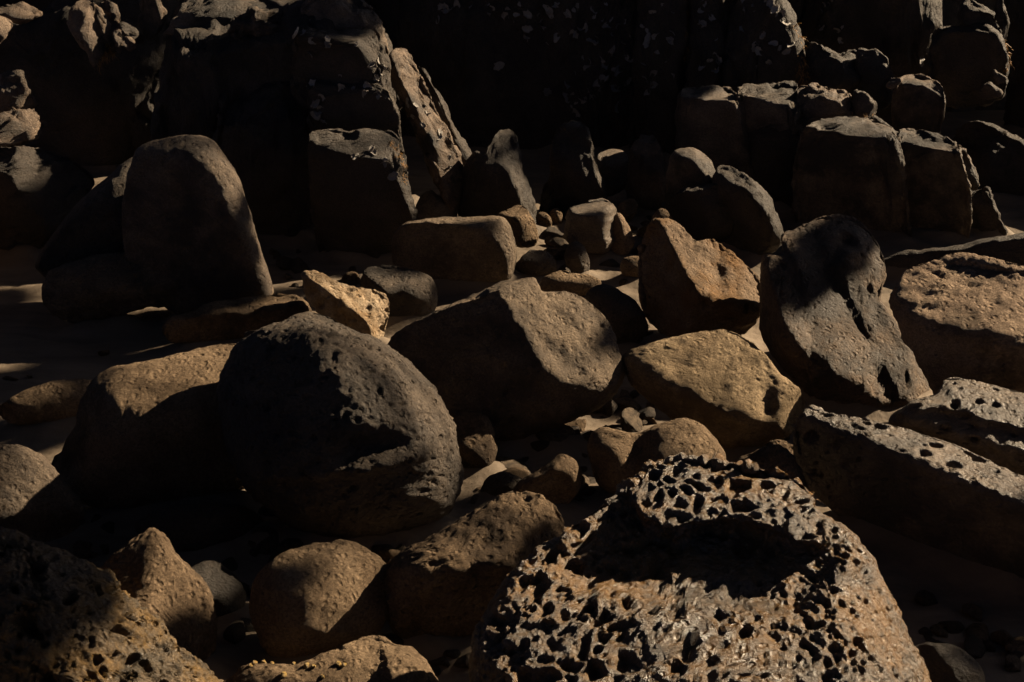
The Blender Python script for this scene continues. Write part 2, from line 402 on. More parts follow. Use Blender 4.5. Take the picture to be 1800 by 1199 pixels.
rock('boulder', 'huge wet honeycombed rock with two lobes filling the lower right foreground',
     [(838,1130),(866,1064),(898,1012),(950,962),(1018,920),(1078,872),(1112,838),(1150,806),(1198,794),(1262,804),(1332,822),(1388,840),(1426,868),(1446,904),(1482,922),(1530,978),(1562,1046),(1592,1110),(1620,1160),(1650,1230),(1640,1330),(1500,1420),(1150,1440),(930,1390),(840,1260)],
     honey, at=(1250,1420), T=1.0, group=GB, res=2.4, c=(1230,1110), lump=.6, rough=2.2,
     facets=[(.06,.72,.69,('x',1250,890,92),.3),(.0,.52,.85,('x',1180,1190,255),.3),(-.12,.64,.75,('x',1000,1080,150),.25),(.80,.36,.5,.84,.3)],
     steps=[([(820,800),(1060,835),(1105,870),(1140,925),(1190,945),(1260,925),(1320,925),(1395,968),(1448,968),(1454,890),(1470,700)],62,13),
            ([(820,960),(900,965),(1000,1005),(1080,1045),(1180,1062),(1300,1055),(1390,1080),(1445,1020),(1500,930),(1540,800)],-36,26)],
     pits=[dict(sc=43,dp=16,kind='cell',wall=.42,flat=.08,warp=.65,mask=[(1290,890,195,105),(1150,845,80,55)]),
           dict(sc=24,dp=4.5,prob=.6,r=.50,warp=.5,mask=[(1290,890,195,110),(1150,845,80,60)]),
           dict(sc=58,dp=18,kind='cell',wall=.50,flat=.08,warp=.9,cov=.22,covsc=130,mask=[(1000,1060,190,200)]),
           dict(sc=36,dp=11,kind='cell',wall=.50,flat=.08,warp=.9,cov=.15,covsc=80,mask=[(1200,1150,330,120)]),
           dict(sc=33,dp=8,prob=.85,r=.56,warp=.6,mask=[(1180,1150,330,120),(1000,1070,180,180)]),
           dict(sc=21,dp=5.5,prob=.9,r=.56,warp=.5,mask=[(1300,1150,300,130),(1000,1070,180,180)]),
           dict(sc=23,dp=6,prob=.8,r=.52,warp=.4,mask=[(1510,1050,120,180)]),
           dict(sc=48,dp=11,prob=.5,r=.50,warp=.5,mask=[(1500,1010,90,110)]),
           dict(sc=13,dp=3.5,prob=.85,r=.56,warp=.5,mask=[(1200,1140,420,150)])], pr=3.0)
rock('boulder', 'small rusty stone showing just behind the honeycombed rock crest',
     [(1290,820),(1330,790),(1365,782),(1395,800),(1415,840),(1425,880),(1380,920),(1310,900)], tan2, at=(1360,960), T=.7, auto=3, group=GS, rough=2)
rock('boulder', 'dark knobby stone in the gap right of the olive boulder and above the honeycombed rock',
     [(1340,800),(1352,775),(1378,772),(1402,790),(1408,815),(1385,835),(1355,828)], tan2, at=(1375,850), T=.8, auto=3, group=GS, rough=2.5, cat='stone')

rock('boulder', 'long slab with a pitted sunlit upper edge and wide black front at the right edge',
     [(1388,810),(1396,748),(1418,716),(1462,726),(1530,737),(1600,756),(1700,790),(1800,838),(1900,880),(1960,1000),(1960,1190),(1830,1220),(1690,1150),(1580,1040),(1480,920),(1405,850)],
     pitted, D=4.25, T=.5, pr=2.8, group=GB, res=3.2, c=(1660,930), lump=.6, k=.12,
     facets=[(.22,.80,.55,('x',1600,792,36),.14),(-.42,-.55,.72,('x',1600,812,44),.14)],
     pits=[dict(sc=38,dp=13,prob=.8,r=.52,warp=.6,st=(1.3,.8,1),mask=[(1440,738,70,36),(1560,770,140,44),(1740,840,160,55)]), dict(sc=21,dp=6,prob=.75,r=.52,warp=.6,mask=[(1600,785,290,80)])])

rock('boulder', 'yellowish slab with scattered holes lying behind the long pitted slab at the right edge',
     [(1562,742),(1600,705),(1642,690),(1660,668),(1685,664),(1740,675),(1800,690),(1880,705),(1930,780),(1900,880),(1800,850),(1700,800),(1620,765)], pitted, D=4.72, T=.85, pr=2.5, group=GB, res=3.4, c=(1740,765), lump=.7,
     facets=[(.14,.66,.74,('x',1740,745,44),.2),(-.25,-.5,.83,('x',1740,800,62),.16)], steps=[([(1540,660),(1600,712),(1680,728),(1760,750),(1820,760),(1940,770)],16,10)],
     pits=[dict(sc=36,dp=10,prob=.6,r=.48,warp=.6,mask=[(1740,745,190,70)]), dict(sc=20,dp=5,prob=.65,r=.5,warp=.6)])

rock('boulder', 'tall leaning slab with grooves, dark wet top with a hole and rough brown foot',
     [(1335,575),(1336,500),(1342,450),(1372,442),(1374,412),(1398,402),(1438,382),(1482,374),(1518,392),(1545,430),(1558,478),(1548,525),(1562,548),(1590,590),(1616,640),(1642,690),(1625,745),(1560,780),(1480,770),(1415,735),(1400,690),(1368,640),(1346,605)],
     slabm, D=5.56, T=1.1, pr=3.6, group=GB, res=3.2, c=(1475,585), lump=.8, rough=1.2,
     facets=[(.34,.54,.77,('x',1470,610,135),.12),(-.9,.0,.44,.95,.1),(.9,.15,.42,.92,.1)],
     dents=[(1500,432,50,66,25,-42),(1395,450,34,60,-15,-18),(1492,425,15,10,40,30),(1470,446,12,30,30,14),(1468,500,11,75,-25,8),(1412,530,11,85,-20,7),(1545,665,11,30,-25,9),(1440,640,9,60,-25,5),(1510,580,9,65,-25,6)],
     pits=[dict(sc=36,dp=6,prob=.4,r=.46,st=(.5,1.9,1),warp=.6), dict(sc=17,dp=2.6,prob=.4,r=.45,st=(.8,1.3,1),warp=.5)])

rock('boulder', 'big broad pinkish boulder with rough flaking top at the right edge behind the leaning slab',
     [(1566,545),(1562,520),(1584,478),(1640,456),(1682,443),(1740,455),(1800,464),(1880,480),(1950,560),(1920,680),(1800,720),(1710,715),(1650,700),(1622,655),(1590,600)], pink, D=5.03, T=0.8, pr=2.3, group=GB, res=3.6, c=(1740,575), rough=1.8,
     facets=[(.18,.74,.65,('x',1720,560,64),.2),(-.05,-.5,.86,('x',1740,625,72),.25)], dents=[(1620,515,50,12,10,12),(1650,545,40,10,-5,10),(1600,540,40,10,0,10)], strata=((.0,.8,.6),30,2.5), pits=[dict(sc=44,dp=5,prob=.3,r=.5,st=(1.6,.7,1),warp=.6), dict(sc=17,dp=2.6,prob=.4,r=.45,warp=.5)])

rock('boulder', 'rounded olive brown boulder with a broad sunlit face and notched dark lower edge',
     [(1092,634),(1110,615),(1160,598),(1228,583),(1275,579),(1308,593),(1344,618),(1370,655),(1405,685),(1416,715),(1402,745),(1385,768),(1340,790),(1270,790),(1195,748),(1142,707),(1105,672)], olive, at=(1300,796), T=.85, group=GB, res=3.6, c=(1260,680), lump=.6, k=.16, rough=1.3,
     facets=[(.20,.55,.81,('x',1270,705,72),.2),(.62,.42,.66,.80,.1),(-.35,-.55,.76,('x',1190,705,60),.12),(.25,-.75,.61,('x',1300,745,74),.08),(.80,-.10,.59,('x',1372,715,40),.08)],
     dents=[(1350,720,14,40,-10,16),(1275,745,26,10,20,8),(1200,640,26,18,0,5)], pits=[dict(sc=13,dp=1.8,prob=.5,r=.45)])

rock('boulder', 'tan two-humped stone with a saddle in front of the olive boulder',
     [(1032,790),(1040,760),(1058,751),(1085,755),(1116,762),(1150,748),(1178,738),(1204,735),(1236,746),(1260,775),(1275,808),(1260,860),(1180,890),(1095,880),(1050,850)], tan, at=(1160,888), T=.85, group=GB, c=(1150,815), lump=.6,
     facets=[(-.1,.6,.8,.82,.2)], dents=[(1120,790,22,60,15,24),(1075,790,34,26,0,-10)])

rock('boulder', 'ridged rusty boulder with a black left face and pale pitted spine beside the leaning slab',
     [(1122,480),(1126,430),(1136,400),(1152,386),(1178,385),(1200,402),(1222,421),(1250,420),(1272,432),(1306,460),(1336,490),(1337,545),(1310,585),(1240,600),(1170,590),(1130,550)], orange, at=(1240,600), T=.85, group=GB, res=3.4, c=(1225,490), rough=2.0, lump=.8,
     facets=[(-.72,-.10,.68,('x',1205,475,64),.06),(.52,.55,.65,('x',1205,475,64),.06),(.35,-.5,.79,.8)], dents=[(1262,480,12,26,-10,16),(1235,455,30,12,40,7)], pits=[dict(sc=24,dp=6,prob=.5,r=.44), dict(sc=12,dp=2.5,prob=.5,r=.45)])
rock('stone', 'small pointed stone peeping over the ridged rusty boulder',
     [(1142,400),(1148,378),(1160,366),(1172,368),(1184,388),(1195,420),(1170,440),(1148,425)], tan2, at=(1168,455), T=.8, auto=2, group=GS, cat='stone')

rock('boulder', 'large angular dark boulder with a central ridge and a sunlit patch on its right shoulder',
     [(672,640),(684,600),(728,566),(782,540),(840,514),(880,496),(912,490),(940,488),(955,512),(1002,515),(1050,540),(1076,580),(1098,650),(1082,692),(1042,722),(985,748),(905,775),(840,765),(770,715),(705,690)], grey, at=(890,775), T=1.35, group=GB, res=3.6, c=(885,625), lump=.8, rough=1.6, k=.06,
     facets=[(-.34,.0,.94,('x',930,600,105),.05),(.42,.44,.80,('x',930,600,105),.05),(.2,-.55,.81,.72,.15),(-.55,-.35,.75,.80)],
     dents=[(975,620,40,14,40,10),(1010,560,50,16,40,-6),(985,560,26,20,0,6)], pits=[dict(sc=20,dp=3.5,prob=.4,r=.45)])

rock('stone', 'small squat stone tucked against the right side of the big holed boulder',
     [(790,750),(806,730),(838,722),(864,744),(874,790),(858,828),(815,835),(792,800)], tan2, at=(835,836), T=.8, auto=3, group=GS, cat='stone')
rock('stone', 'flat tan stone lying behind the shoulder of the angular boulder',
     [(948,505),(958,487),(985,475),(1010,479),(1040,484),(1056,495),(1050,515),(1010,522),(965,520)], tan, at=(1000,524), T=.7, group=GS, facets=[(0,.8,.6,.7,.3)], cat='stone')
rock('stone', 'dark rounded stone with a thin lit rim below the flat tan stone',
     [(1028,530),(1040,505),(1062,498),(1090,510),(1125,535),(1140,580),(1110,610),(1060,600)], dark, at=(1090,612), T=.7, auto=2, group=GS, cat='stone')
rock('stone', 'small round tan stone in the dark gap left of the ridged rusty boulder',
     [(1090,470),(1094,455),(1108,449),(1130,452),(1138,470),(1132,488),(1108,490),(1094,482)], tan, at=(1112,490), T=.8, group=GS, cat='stone')
rock('boulder', 'pale ochre crumbly block standing upright, brightest stone of the beach',
     [(531,482),(545,476),(570,480),(600,496),(640,505),(668,514),(684,527),(683,560),(668,602),(640,598),(600,580),(560,553),(540,525)], pale, at=(650,608), T=.85, group=GB, res=3, rough=2.0, c=(615,537),
     facets=[(-.45,-.50,.74,('x',600,530,36),.07),(.40,.62,.67,('x',600,530,36),.07),(.8,-.1,.6,.74,.08)], dents=[(645,545,8,18,0,8),(610,520,14,6,40,6)], pits=[dict(sc=17,dp=5,prob=.6,r=.5), dict(sc=9,dp=2.2,prob=.5,r=.45)])
rock('boulder', 'dark blocky boulder in the shade behind the pale ochre block',
     [(632,500),(645,470),(680,466),(730,475),(762,492),(770,530),(745,575),(700,600),(655,595),(636,550)], dark, at=(700,560), T=.8, group=GB, facets=[(0,.85,.5,.72),(.1,-.3,.95,.75),(-.8,0,.6,.8)])
rock('boulder', 'long low grey stone with a sunlit top beneath the tall upright boulder',
     [(284,578),(296,560),(332,549),(372,531),(410,525),(450,520),(508,516),(536,528),(548,550),(520,575),(440,592),(370,605),(305,602)], tan2, at=(400,606), T=.8, group=GB, facets=[(-.05,.82,.56,.70,.2),(0,-.4,.92,.7,.2)], rough=1.4)
rock('boulder', 'tall upright rounded boulder with a bright rim down its right side',
     [(215,350),(236,270),(262,248),(292,240),(340,235),(374,245),(400,276),(425,320),(441,382),(460,440),(474,490),(472,525),(420,560),(320,560),(240,500),(215,430)], umber, at=(360,575), T=.75, group=GB, res=3.6, c=(340,400), lump=.6, pr=2.3,
     facets=[(-.42,-.30,.86,('x',345,330,58),.2)], dents=[(330,370,18,70,-15,10)], pits=[dict(sc=20,dp=3,prob=.3,r=.4)])
rock('boulder', 'sloping dark shoulder boulder leaning on the left of the tall upright boulder',
     [(60,470),(90,410),(140,350),(190,308),(235,275),(262,300),(285,380),(270,460),(200,500),(110,500)], dark, at=(170,540), T=.7, auto=3, group=GB)
rock('boulder', 'wide undercut dark boulder at the foot of the tall upright boulder',
     [(74,520),(88,475),(130,458),(200,445),(290,440),(400,470),(465,490),(482,515),(462,535),(400,545),(330,545),(270,540),(230,550),(150,570),(95,555)], grey, at=(150,572), T=.7, group=GB, rough=1.8, facets=[(0,.5,.86,.76),(0,-.6,.8,.7)], pits=[dict(sc=40,dp=9,prob=.4,r=.48)])
rock('stone', 'little rust-lit stone wedged under the foot of the tall boulder',
     [(370,520),(378,505),(400,503),(415,515),(410,530),(388,535)], orange, at=(392,552), T=.9, group=GS, cat='stone')
rock('boulder', 'long block with rounded top edge and flat black front in the middle of the beach',
     [(688,440),(692,412),(710,394),(745,386),(800,381),(870,380),(890,386),(902,412),(909,442),(899,488),(870,496),(760,492),(700,480)], grey, at=(800,497), T=1.25, pr=5, pz=3, group=GB, res=3.4, c=(800,438), lump=.5,
     facets=BF(690,382,906,13,9,66,-.02), pits=[dict(sc=18,dp=3,prob=.3,r=.45)])
rock('boulder', 'squared brown stone with broken lit faces at the right end of the long block',
     [(872,380),(888,368),(915,360),(932,372),(944,400),(946,425),(925,436),(898,430),(880,410)], tan2, at=(912,450), T=.9, group=GS, rough=1.7, facets=[(0,.85,.5,.72),(-.55,-.1,.83,.72),(.6,-.1,.78,.76)])

# small stones in the middle distance
rock('stone', 'dark squarish block with a bright top and right edge in the row of small stones',
     [(998,372),(1004,362),(1030,355),(1060,350),(1080,360),(1086,385),(1080,430),(1060,450),(1010,440),(990,410)], ledge, at=(1040,455), T=1.0, pr=2.6, group=GS, facets=[(0,.92,.38,.78,.06),(-.2,-.3,.93,.74,.06),(.85,.1,.5,.8,.06)], strata=((0,1,.2),12,3), cat='stone')
rock('stone', 'pointed fin of stone with rusty right side between the squarish block and rusty boulder',
     [(1068,410),(1074,388),(1086,374),(1098,384),(1108,405),(1114,428),(1100,452),(1076,448)], orange, at=(1092,455), T=.9, group=GS, facets=[(-.5,0,.86,.7),(.7,.2,.68,.75)], cat='stone')
rock('stone', 'stubby pebble-like stone with lit crown left of the squarish block', [(964,385),(968,370),(980,365),(988,375),(988,392),(975,398)], tan2, at=(976,399), T=.9, auto=2, group=GS, cat='stone')
rock('stone', 'low tan stone just right of the squared brown stone', [(940,388),(948,374),(962,376),(970,388),(968,402),(950,405)], tan2, at=(955,405), T=.9, auto=2, group=GS, cat='stone')
rock('stone', 'flat little lit stone leaning at the left of the squarish block', [(985,382),(1000,368),(1018,366),(1024,378),(1012,392),(992,394)], tan2, at=(1005,396), T=.7, auto=2, group=GS, cat='stone')
rock('stone', 'narrow crooked stone stack rising behind the squarish block', [(1008,345),(1014,318),(1022,306),(1034,320),(1044,338),(1050,356),(1030,372),(1010,366)], ledge, at=(1030,376), T=.9, group=GS, rough=2, strata=((.2,1,.2),11,5), cat='stone')
rock('stone', 'dark boulder with lit upper right corner behind the left end of the long block',
     [(728,372),(738,345),(756,332),(772,342),(788,338),(798,352),(803,385),(780,400),(740,398)], ledge, at=(766,402), T=.9, auto=3, group=GS, cat='stone')
rock('stone', 'slim pointed stone like a bird beak behind the long block', [(832,372),(834,352),(838,346),(846,360),(856,376),(852,395),(838,395)], ledge, at=(845,396), T=.8, group=GS, cat='stone')
rock('stone', 'rounded dark stone with thin lit outline behind the right half of the long block', [(838,360),(848,338),(864,329),(880,342),(890,368),(884,392),(850,395)], cliffm, at=(864,400), T=.8, auto=2, group=GS, cat='stone')

# stones at the foot of the cliff
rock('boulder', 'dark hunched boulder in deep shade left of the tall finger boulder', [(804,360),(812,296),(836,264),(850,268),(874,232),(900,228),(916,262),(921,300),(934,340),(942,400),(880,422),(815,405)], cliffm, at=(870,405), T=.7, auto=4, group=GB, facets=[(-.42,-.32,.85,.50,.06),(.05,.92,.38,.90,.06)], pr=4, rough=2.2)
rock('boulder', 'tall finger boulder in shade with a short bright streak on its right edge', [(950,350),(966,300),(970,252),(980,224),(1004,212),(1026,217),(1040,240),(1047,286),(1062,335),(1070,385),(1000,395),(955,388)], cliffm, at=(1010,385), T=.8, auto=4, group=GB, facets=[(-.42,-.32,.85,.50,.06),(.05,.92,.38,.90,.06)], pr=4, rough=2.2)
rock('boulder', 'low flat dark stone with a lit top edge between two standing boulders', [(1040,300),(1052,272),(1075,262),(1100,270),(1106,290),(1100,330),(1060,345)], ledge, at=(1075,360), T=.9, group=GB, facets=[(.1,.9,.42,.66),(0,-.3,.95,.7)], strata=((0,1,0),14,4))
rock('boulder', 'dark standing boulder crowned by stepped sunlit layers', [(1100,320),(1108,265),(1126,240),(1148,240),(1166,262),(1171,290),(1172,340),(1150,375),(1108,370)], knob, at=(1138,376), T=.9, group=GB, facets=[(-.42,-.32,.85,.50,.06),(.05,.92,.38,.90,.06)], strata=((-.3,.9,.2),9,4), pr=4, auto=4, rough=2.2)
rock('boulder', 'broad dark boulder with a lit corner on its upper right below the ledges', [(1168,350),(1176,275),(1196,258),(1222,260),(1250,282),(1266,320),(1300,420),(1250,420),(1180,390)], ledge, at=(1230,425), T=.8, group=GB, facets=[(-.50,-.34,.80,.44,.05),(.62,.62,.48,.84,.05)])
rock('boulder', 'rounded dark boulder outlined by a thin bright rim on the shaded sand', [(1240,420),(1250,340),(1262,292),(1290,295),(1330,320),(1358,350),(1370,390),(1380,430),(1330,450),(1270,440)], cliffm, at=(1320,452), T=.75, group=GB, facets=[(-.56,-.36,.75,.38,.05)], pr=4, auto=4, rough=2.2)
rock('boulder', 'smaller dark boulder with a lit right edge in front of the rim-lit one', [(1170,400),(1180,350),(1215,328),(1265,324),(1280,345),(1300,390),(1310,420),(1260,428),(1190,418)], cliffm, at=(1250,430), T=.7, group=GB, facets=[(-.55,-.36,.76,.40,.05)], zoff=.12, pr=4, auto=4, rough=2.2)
rock('stone', 'dull flat stone on the sand below the broad dark boulder', [(1085,365),(1100,350),(1118,350),(1122,372),(1105,390),(1090,385)], grey, at=(1108,392), T=.7, auto=2, group=GS, cat='stone')
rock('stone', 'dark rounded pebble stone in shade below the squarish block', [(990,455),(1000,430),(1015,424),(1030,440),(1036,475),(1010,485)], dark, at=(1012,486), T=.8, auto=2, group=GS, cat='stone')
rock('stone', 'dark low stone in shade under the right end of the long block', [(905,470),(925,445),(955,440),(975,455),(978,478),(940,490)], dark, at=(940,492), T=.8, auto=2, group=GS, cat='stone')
rock('boulder', 'black boulder at the right edge behind the broad pinkish boulder', [(1545,460),(1600,438),(1690,430),(1730,420),(1770,413),(1850,405),(1920,450),(1850,500),(1700,495),(1570,490)], cliffm, at=(1750,500), T=.8, auto=2, group=GB)
rock('boulder', 'faint dark boulder on the wet ground right of the honeycombed rock', [(1600,1150),(1630,1130),(1680,1135),(1720,1165),(1730,1215),(1660,1250),(1605,1220)], cliffm, at=(1665,1250), T=.7, auto=2, group=GB)
rock('stone', 'wedge of stone with a bright straight edge above the diagonal boulder', [(900,862),(925,838),(955,818),(985,797),(1010,806),(1022,830),(1015,870),(980,900),(930,900)], tan2, at=(965,905), T=.8, group=GS, facets=[(-.4,.85,.35,.66,.05),(.1,-.4,.9,.6,.05)], cat='stone')
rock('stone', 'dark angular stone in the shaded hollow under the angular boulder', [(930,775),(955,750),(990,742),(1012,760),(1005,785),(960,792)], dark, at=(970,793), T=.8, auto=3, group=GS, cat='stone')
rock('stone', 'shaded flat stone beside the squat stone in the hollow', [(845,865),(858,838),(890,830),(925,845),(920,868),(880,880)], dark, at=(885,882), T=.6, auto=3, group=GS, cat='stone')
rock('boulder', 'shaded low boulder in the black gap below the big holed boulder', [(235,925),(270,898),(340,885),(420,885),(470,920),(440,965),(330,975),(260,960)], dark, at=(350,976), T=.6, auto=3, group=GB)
rock('boulder', 'shaded round boulder right of the peaked tan boulder', [(310,1030),(330,1000),(370,985),(410,1005),(432,1045),(420,1085),(365,1096),(320,1070)], cliffm, at=(385,1092), T=.6, auto=2, group=GB)

# ---------------------------------------------------------------- the cliff
def block(label, outline, mat=None, D=7.2, name='cliff_block', **kw):
    a = dict(T=.8, pr=4.5, pz=2.6, auto=4, crack=(58,5,(.8,1.4,1)), group=GC, cat='cliff block', rough=2.2, lump=.9, res=4.2, k=.05)
    a.update(kw)
    return rock(name, label, outline, mat or cliffm, D=D, **a)

# left outcrop
block('big dark outcrop mass behind the tall upright boulder', [(255,480),(270,300),(290,130),(310,40),(330,10),(420,-60),(560,-60),(640,8),(676,50),(690,120),(704,210),(722,330),(736,420),(700,475),(560,490),(380,500)], D=7.35, crack=(110,14,(.6,1.6,1)), facets=[(-.1,-.25,.95,.62,.1),(.1,.92,.35,.84,.1)], res=4)
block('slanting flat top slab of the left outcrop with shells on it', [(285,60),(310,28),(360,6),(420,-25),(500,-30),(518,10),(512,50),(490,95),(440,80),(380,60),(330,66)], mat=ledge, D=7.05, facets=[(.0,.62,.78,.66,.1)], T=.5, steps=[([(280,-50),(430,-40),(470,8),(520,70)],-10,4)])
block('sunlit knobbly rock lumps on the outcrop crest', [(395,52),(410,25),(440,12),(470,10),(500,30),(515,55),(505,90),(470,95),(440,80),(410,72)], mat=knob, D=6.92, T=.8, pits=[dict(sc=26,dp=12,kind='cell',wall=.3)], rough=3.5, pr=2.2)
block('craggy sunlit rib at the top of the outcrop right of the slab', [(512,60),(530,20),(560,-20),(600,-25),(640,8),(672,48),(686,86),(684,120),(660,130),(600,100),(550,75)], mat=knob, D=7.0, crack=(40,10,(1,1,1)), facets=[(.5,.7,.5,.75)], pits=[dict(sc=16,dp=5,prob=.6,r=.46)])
block('square-topped dark block with a lit rounded top edge and oysters', [(516,75),(524,54),(560,50),(620,50),(655,54),(666,72),(680,100),(682,150),(670,190),(620,215),(550,205),(515,160)], D=6.85, facets=BF(520,52,676,22,16,55,.05), T=1.2, pr=12, auto=2, pz=5, k=0.03)
block('sloping narrow ridge of pinkish rock full of oyster holes', [(684,110),(694,84),(714,86),(728,110),(746,145),(770,195),(790,235),(812,290),(830,345),(800,370),(770,330),(740,260),(712,200),(690,150)], mat=knob, D=7.0, T=.9, facets=[(-.75,-.1,.65,('x',725,180,30),.05),(.55,.55,.62,('x',725,180,30),.05)], pits=[dict(sc=20,dp=8,prob=.6,r=.48), dict(sc=11,dp=4,prob=.5,r=.45)], res=3.2)
block('thin dark second ridge behind the oyster ridge', [(735,115),(760,150),(790,205),(830,265),(862,330),(840,380),(800,360),(770,280),(745,190)], D=7.25, T=.7)
block('dark middle block of the outcrop between two oyster patches', [(540,150),(560,132),(620,138),(680,160),(700,220),(690,260),(620,270),(555,250)], D=6.85, T=1.1, facets=BF(545,134,695,10,8,45), pr=12, auto=2, pz=5, k=0.03)
block('large front block of the outcrop with a lit top and weedy right edge', [(542,260),(550,232),(580,227),(620,230),(680,229),(700,240),(710,272),(716,320),(735,400),(725,455),(660,470),(570,462),(548,380)], D=6.65, T=1.1, facets=BF(545,228,720,24,12,60,.05), crack=(90,8,(.8,1.4,1)), res=3.6, pr=12, auto=2, pz=5, k=0.03)
block('dark vertical pillar of the outcrop left of the front block', [(370,300),(385,180),(420,130),(500,120),(540,190),(550,320),(560,440),(500,470),(410,470),(380,400)], D=6.95, T=.7, crack=(80,12,(.6,1.8,1)), facets=[(-.1,-.25,.96,.66)])
# top left rocks
block('hulking black rock mass in the upper left corner', [(-120,120),(-60,20),(30,40),(80,20),(130,-40),(230,-60),(300,-30),(320,80),(330,200),(310,330),(230,380),(80,400),(-120,420)], D=7.95, crack=(100,5,(.8,1.3,1)), facets=[(-.45,-.30,.85,('x',150,180,60),.1),(-.1,-.3,.95,.5,.1)], T=0.35, res=4.4, auto=1)
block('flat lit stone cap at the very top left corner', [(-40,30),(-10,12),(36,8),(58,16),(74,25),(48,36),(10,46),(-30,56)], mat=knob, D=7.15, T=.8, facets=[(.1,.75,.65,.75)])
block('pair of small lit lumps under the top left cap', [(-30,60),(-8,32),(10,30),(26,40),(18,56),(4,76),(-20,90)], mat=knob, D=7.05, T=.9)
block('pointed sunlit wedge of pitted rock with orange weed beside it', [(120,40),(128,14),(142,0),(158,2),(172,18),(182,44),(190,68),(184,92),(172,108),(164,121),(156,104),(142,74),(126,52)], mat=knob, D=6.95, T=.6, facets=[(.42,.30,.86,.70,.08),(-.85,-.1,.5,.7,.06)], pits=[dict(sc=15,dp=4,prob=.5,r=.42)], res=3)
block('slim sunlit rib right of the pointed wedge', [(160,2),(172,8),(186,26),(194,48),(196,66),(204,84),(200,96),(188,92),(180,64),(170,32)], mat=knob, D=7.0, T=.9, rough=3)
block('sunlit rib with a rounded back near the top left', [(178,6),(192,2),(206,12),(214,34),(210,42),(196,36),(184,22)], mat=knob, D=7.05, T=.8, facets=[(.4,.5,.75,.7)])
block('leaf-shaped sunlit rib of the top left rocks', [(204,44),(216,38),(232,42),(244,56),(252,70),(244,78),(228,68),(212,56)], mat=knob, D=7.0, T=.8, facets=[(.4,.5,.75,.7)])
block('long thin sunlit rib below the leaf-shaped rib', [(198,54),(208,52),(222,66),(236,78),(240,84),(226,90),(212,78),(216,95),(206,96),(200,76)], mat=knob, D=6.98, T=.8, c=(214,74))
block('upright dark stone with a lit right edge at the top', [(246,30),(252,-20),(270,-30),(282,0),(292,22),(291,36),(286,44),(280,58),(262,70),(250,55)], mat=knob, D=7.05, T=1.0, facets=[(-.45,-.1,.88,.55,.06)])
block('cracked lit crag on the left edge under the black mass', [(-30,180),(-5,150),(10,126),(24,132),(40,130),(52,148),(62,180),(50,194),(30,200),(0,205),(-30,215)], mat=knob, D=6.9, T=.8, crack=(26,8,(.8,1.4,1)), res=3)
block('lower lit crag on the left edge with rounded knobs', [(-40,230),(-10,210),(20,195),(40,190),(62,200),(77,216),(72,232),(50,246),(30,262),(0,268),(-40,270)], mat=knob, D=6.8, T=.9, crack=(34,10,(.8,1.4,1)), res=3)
block('black boulder pile at the left edge behind the shoulder boulder', [(-80,300),(-20,260),(60,255),(130,280),(170,320),(120,380),(60,450),(-80,480)], D=6.75, T=.6, crack=(80,12,(1,1,1)), facets=[(-.45,-.3,.85,.5,.1)])
# middle wall
block('dark oyster-covered cliff wall in the middle', [(700,330),(700,40),(720,-90),(900,-130),(1090,-120),(1130,-60),(1140,100),(1145,250),(1130,340),(1000,355),(850,360)], D=8.35, name='cliff_wall', T=.35, crack=(130,14,(.7,1.5,1)), facets=[(0,-.12,.99,.55,.1)], lump=.5, cat='cliff wall')
block('cliff pillar with orange weed on its right edge above the stepped ledge', [(1110,280),(1115,60),(1128,-80),(1180,-110),(1205,-40),(1210,60),(1215,160),(1230,290),(1180,330)], D=8.1, name='cliff_pillar', T=.8, facets=[(-.1,-.2,.97,.6)], crack=(70,8,(.7,1.6,1)), cat='cliff pillar')
block('cliff pillar with pale shells between two weedy edges', [(1205,250),(1208,20),(1220,-80),(1262,-90),(1278,10),(1284,120),(1290,230),(1250,300)], D=8.0, name='cliff_pillar', T=.8, facets=[(-.1,-.2,.97,.6)], cat='cliff pillar')
block('widest cliff pillar ending in a shaggy orange weed corner', [(1275,250),(1278,60),(1290,-60),(1350,-70),(1385,0),(1402,40),(1414,100),(1428,150),(1430,230),(1350,290)], D=7.9, name='cliff_pillar', T=.8, facets=[(-.15,-.2,.96,.6)], crack=(80,8,(.7,1.6,1)), cat='cliff pillar')
# right ledges
block('dark cracked rock face carrying the stepped ledges on the right', [(1186,260),(1196,172),(1300,164),(1400,166),(1500,180),(1560,220),(1640,245),(1700,275),(1716,345),(1708,446),(1600,458),(1450,452),(1370,425),(1300,385),(1205,355)], D=7.32, T=.35, pr=6, crack=(85,10,(.7,1.5,1)), facets=[(-.1,-.3,.95,.5,.1)])
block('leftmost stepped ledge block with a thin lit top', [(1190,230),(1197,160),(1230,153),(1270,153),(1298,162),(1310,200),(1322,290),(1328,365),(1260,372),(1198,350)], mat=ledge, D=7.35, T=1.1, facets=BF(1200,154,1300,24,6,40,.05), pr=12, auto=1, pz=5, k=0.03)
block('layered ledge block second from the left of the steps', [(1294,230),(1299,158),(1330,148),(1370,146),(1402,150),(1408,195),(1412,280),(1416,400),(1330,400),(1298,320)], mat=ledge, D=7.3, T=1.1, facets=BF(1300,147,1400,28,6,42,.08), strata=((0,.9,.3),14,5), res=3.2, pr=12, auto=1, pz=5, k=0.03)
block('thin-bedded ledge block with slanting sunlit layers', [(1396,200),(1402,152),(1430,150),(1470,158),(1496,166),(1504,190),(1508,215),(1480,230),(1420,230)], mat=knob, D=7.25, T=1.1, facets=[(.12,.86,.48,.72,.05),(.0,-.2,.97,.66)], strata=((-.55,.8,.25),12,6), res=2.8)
block('lone rough nub at the end of the thin-bedded ledge', [(1500,180),(1506,163),(1520,166),(1536,178),(1541,195),(1530,206),(1512,206),(1503,196)], mat=knob, D=7.2, T=.9, rough=3)
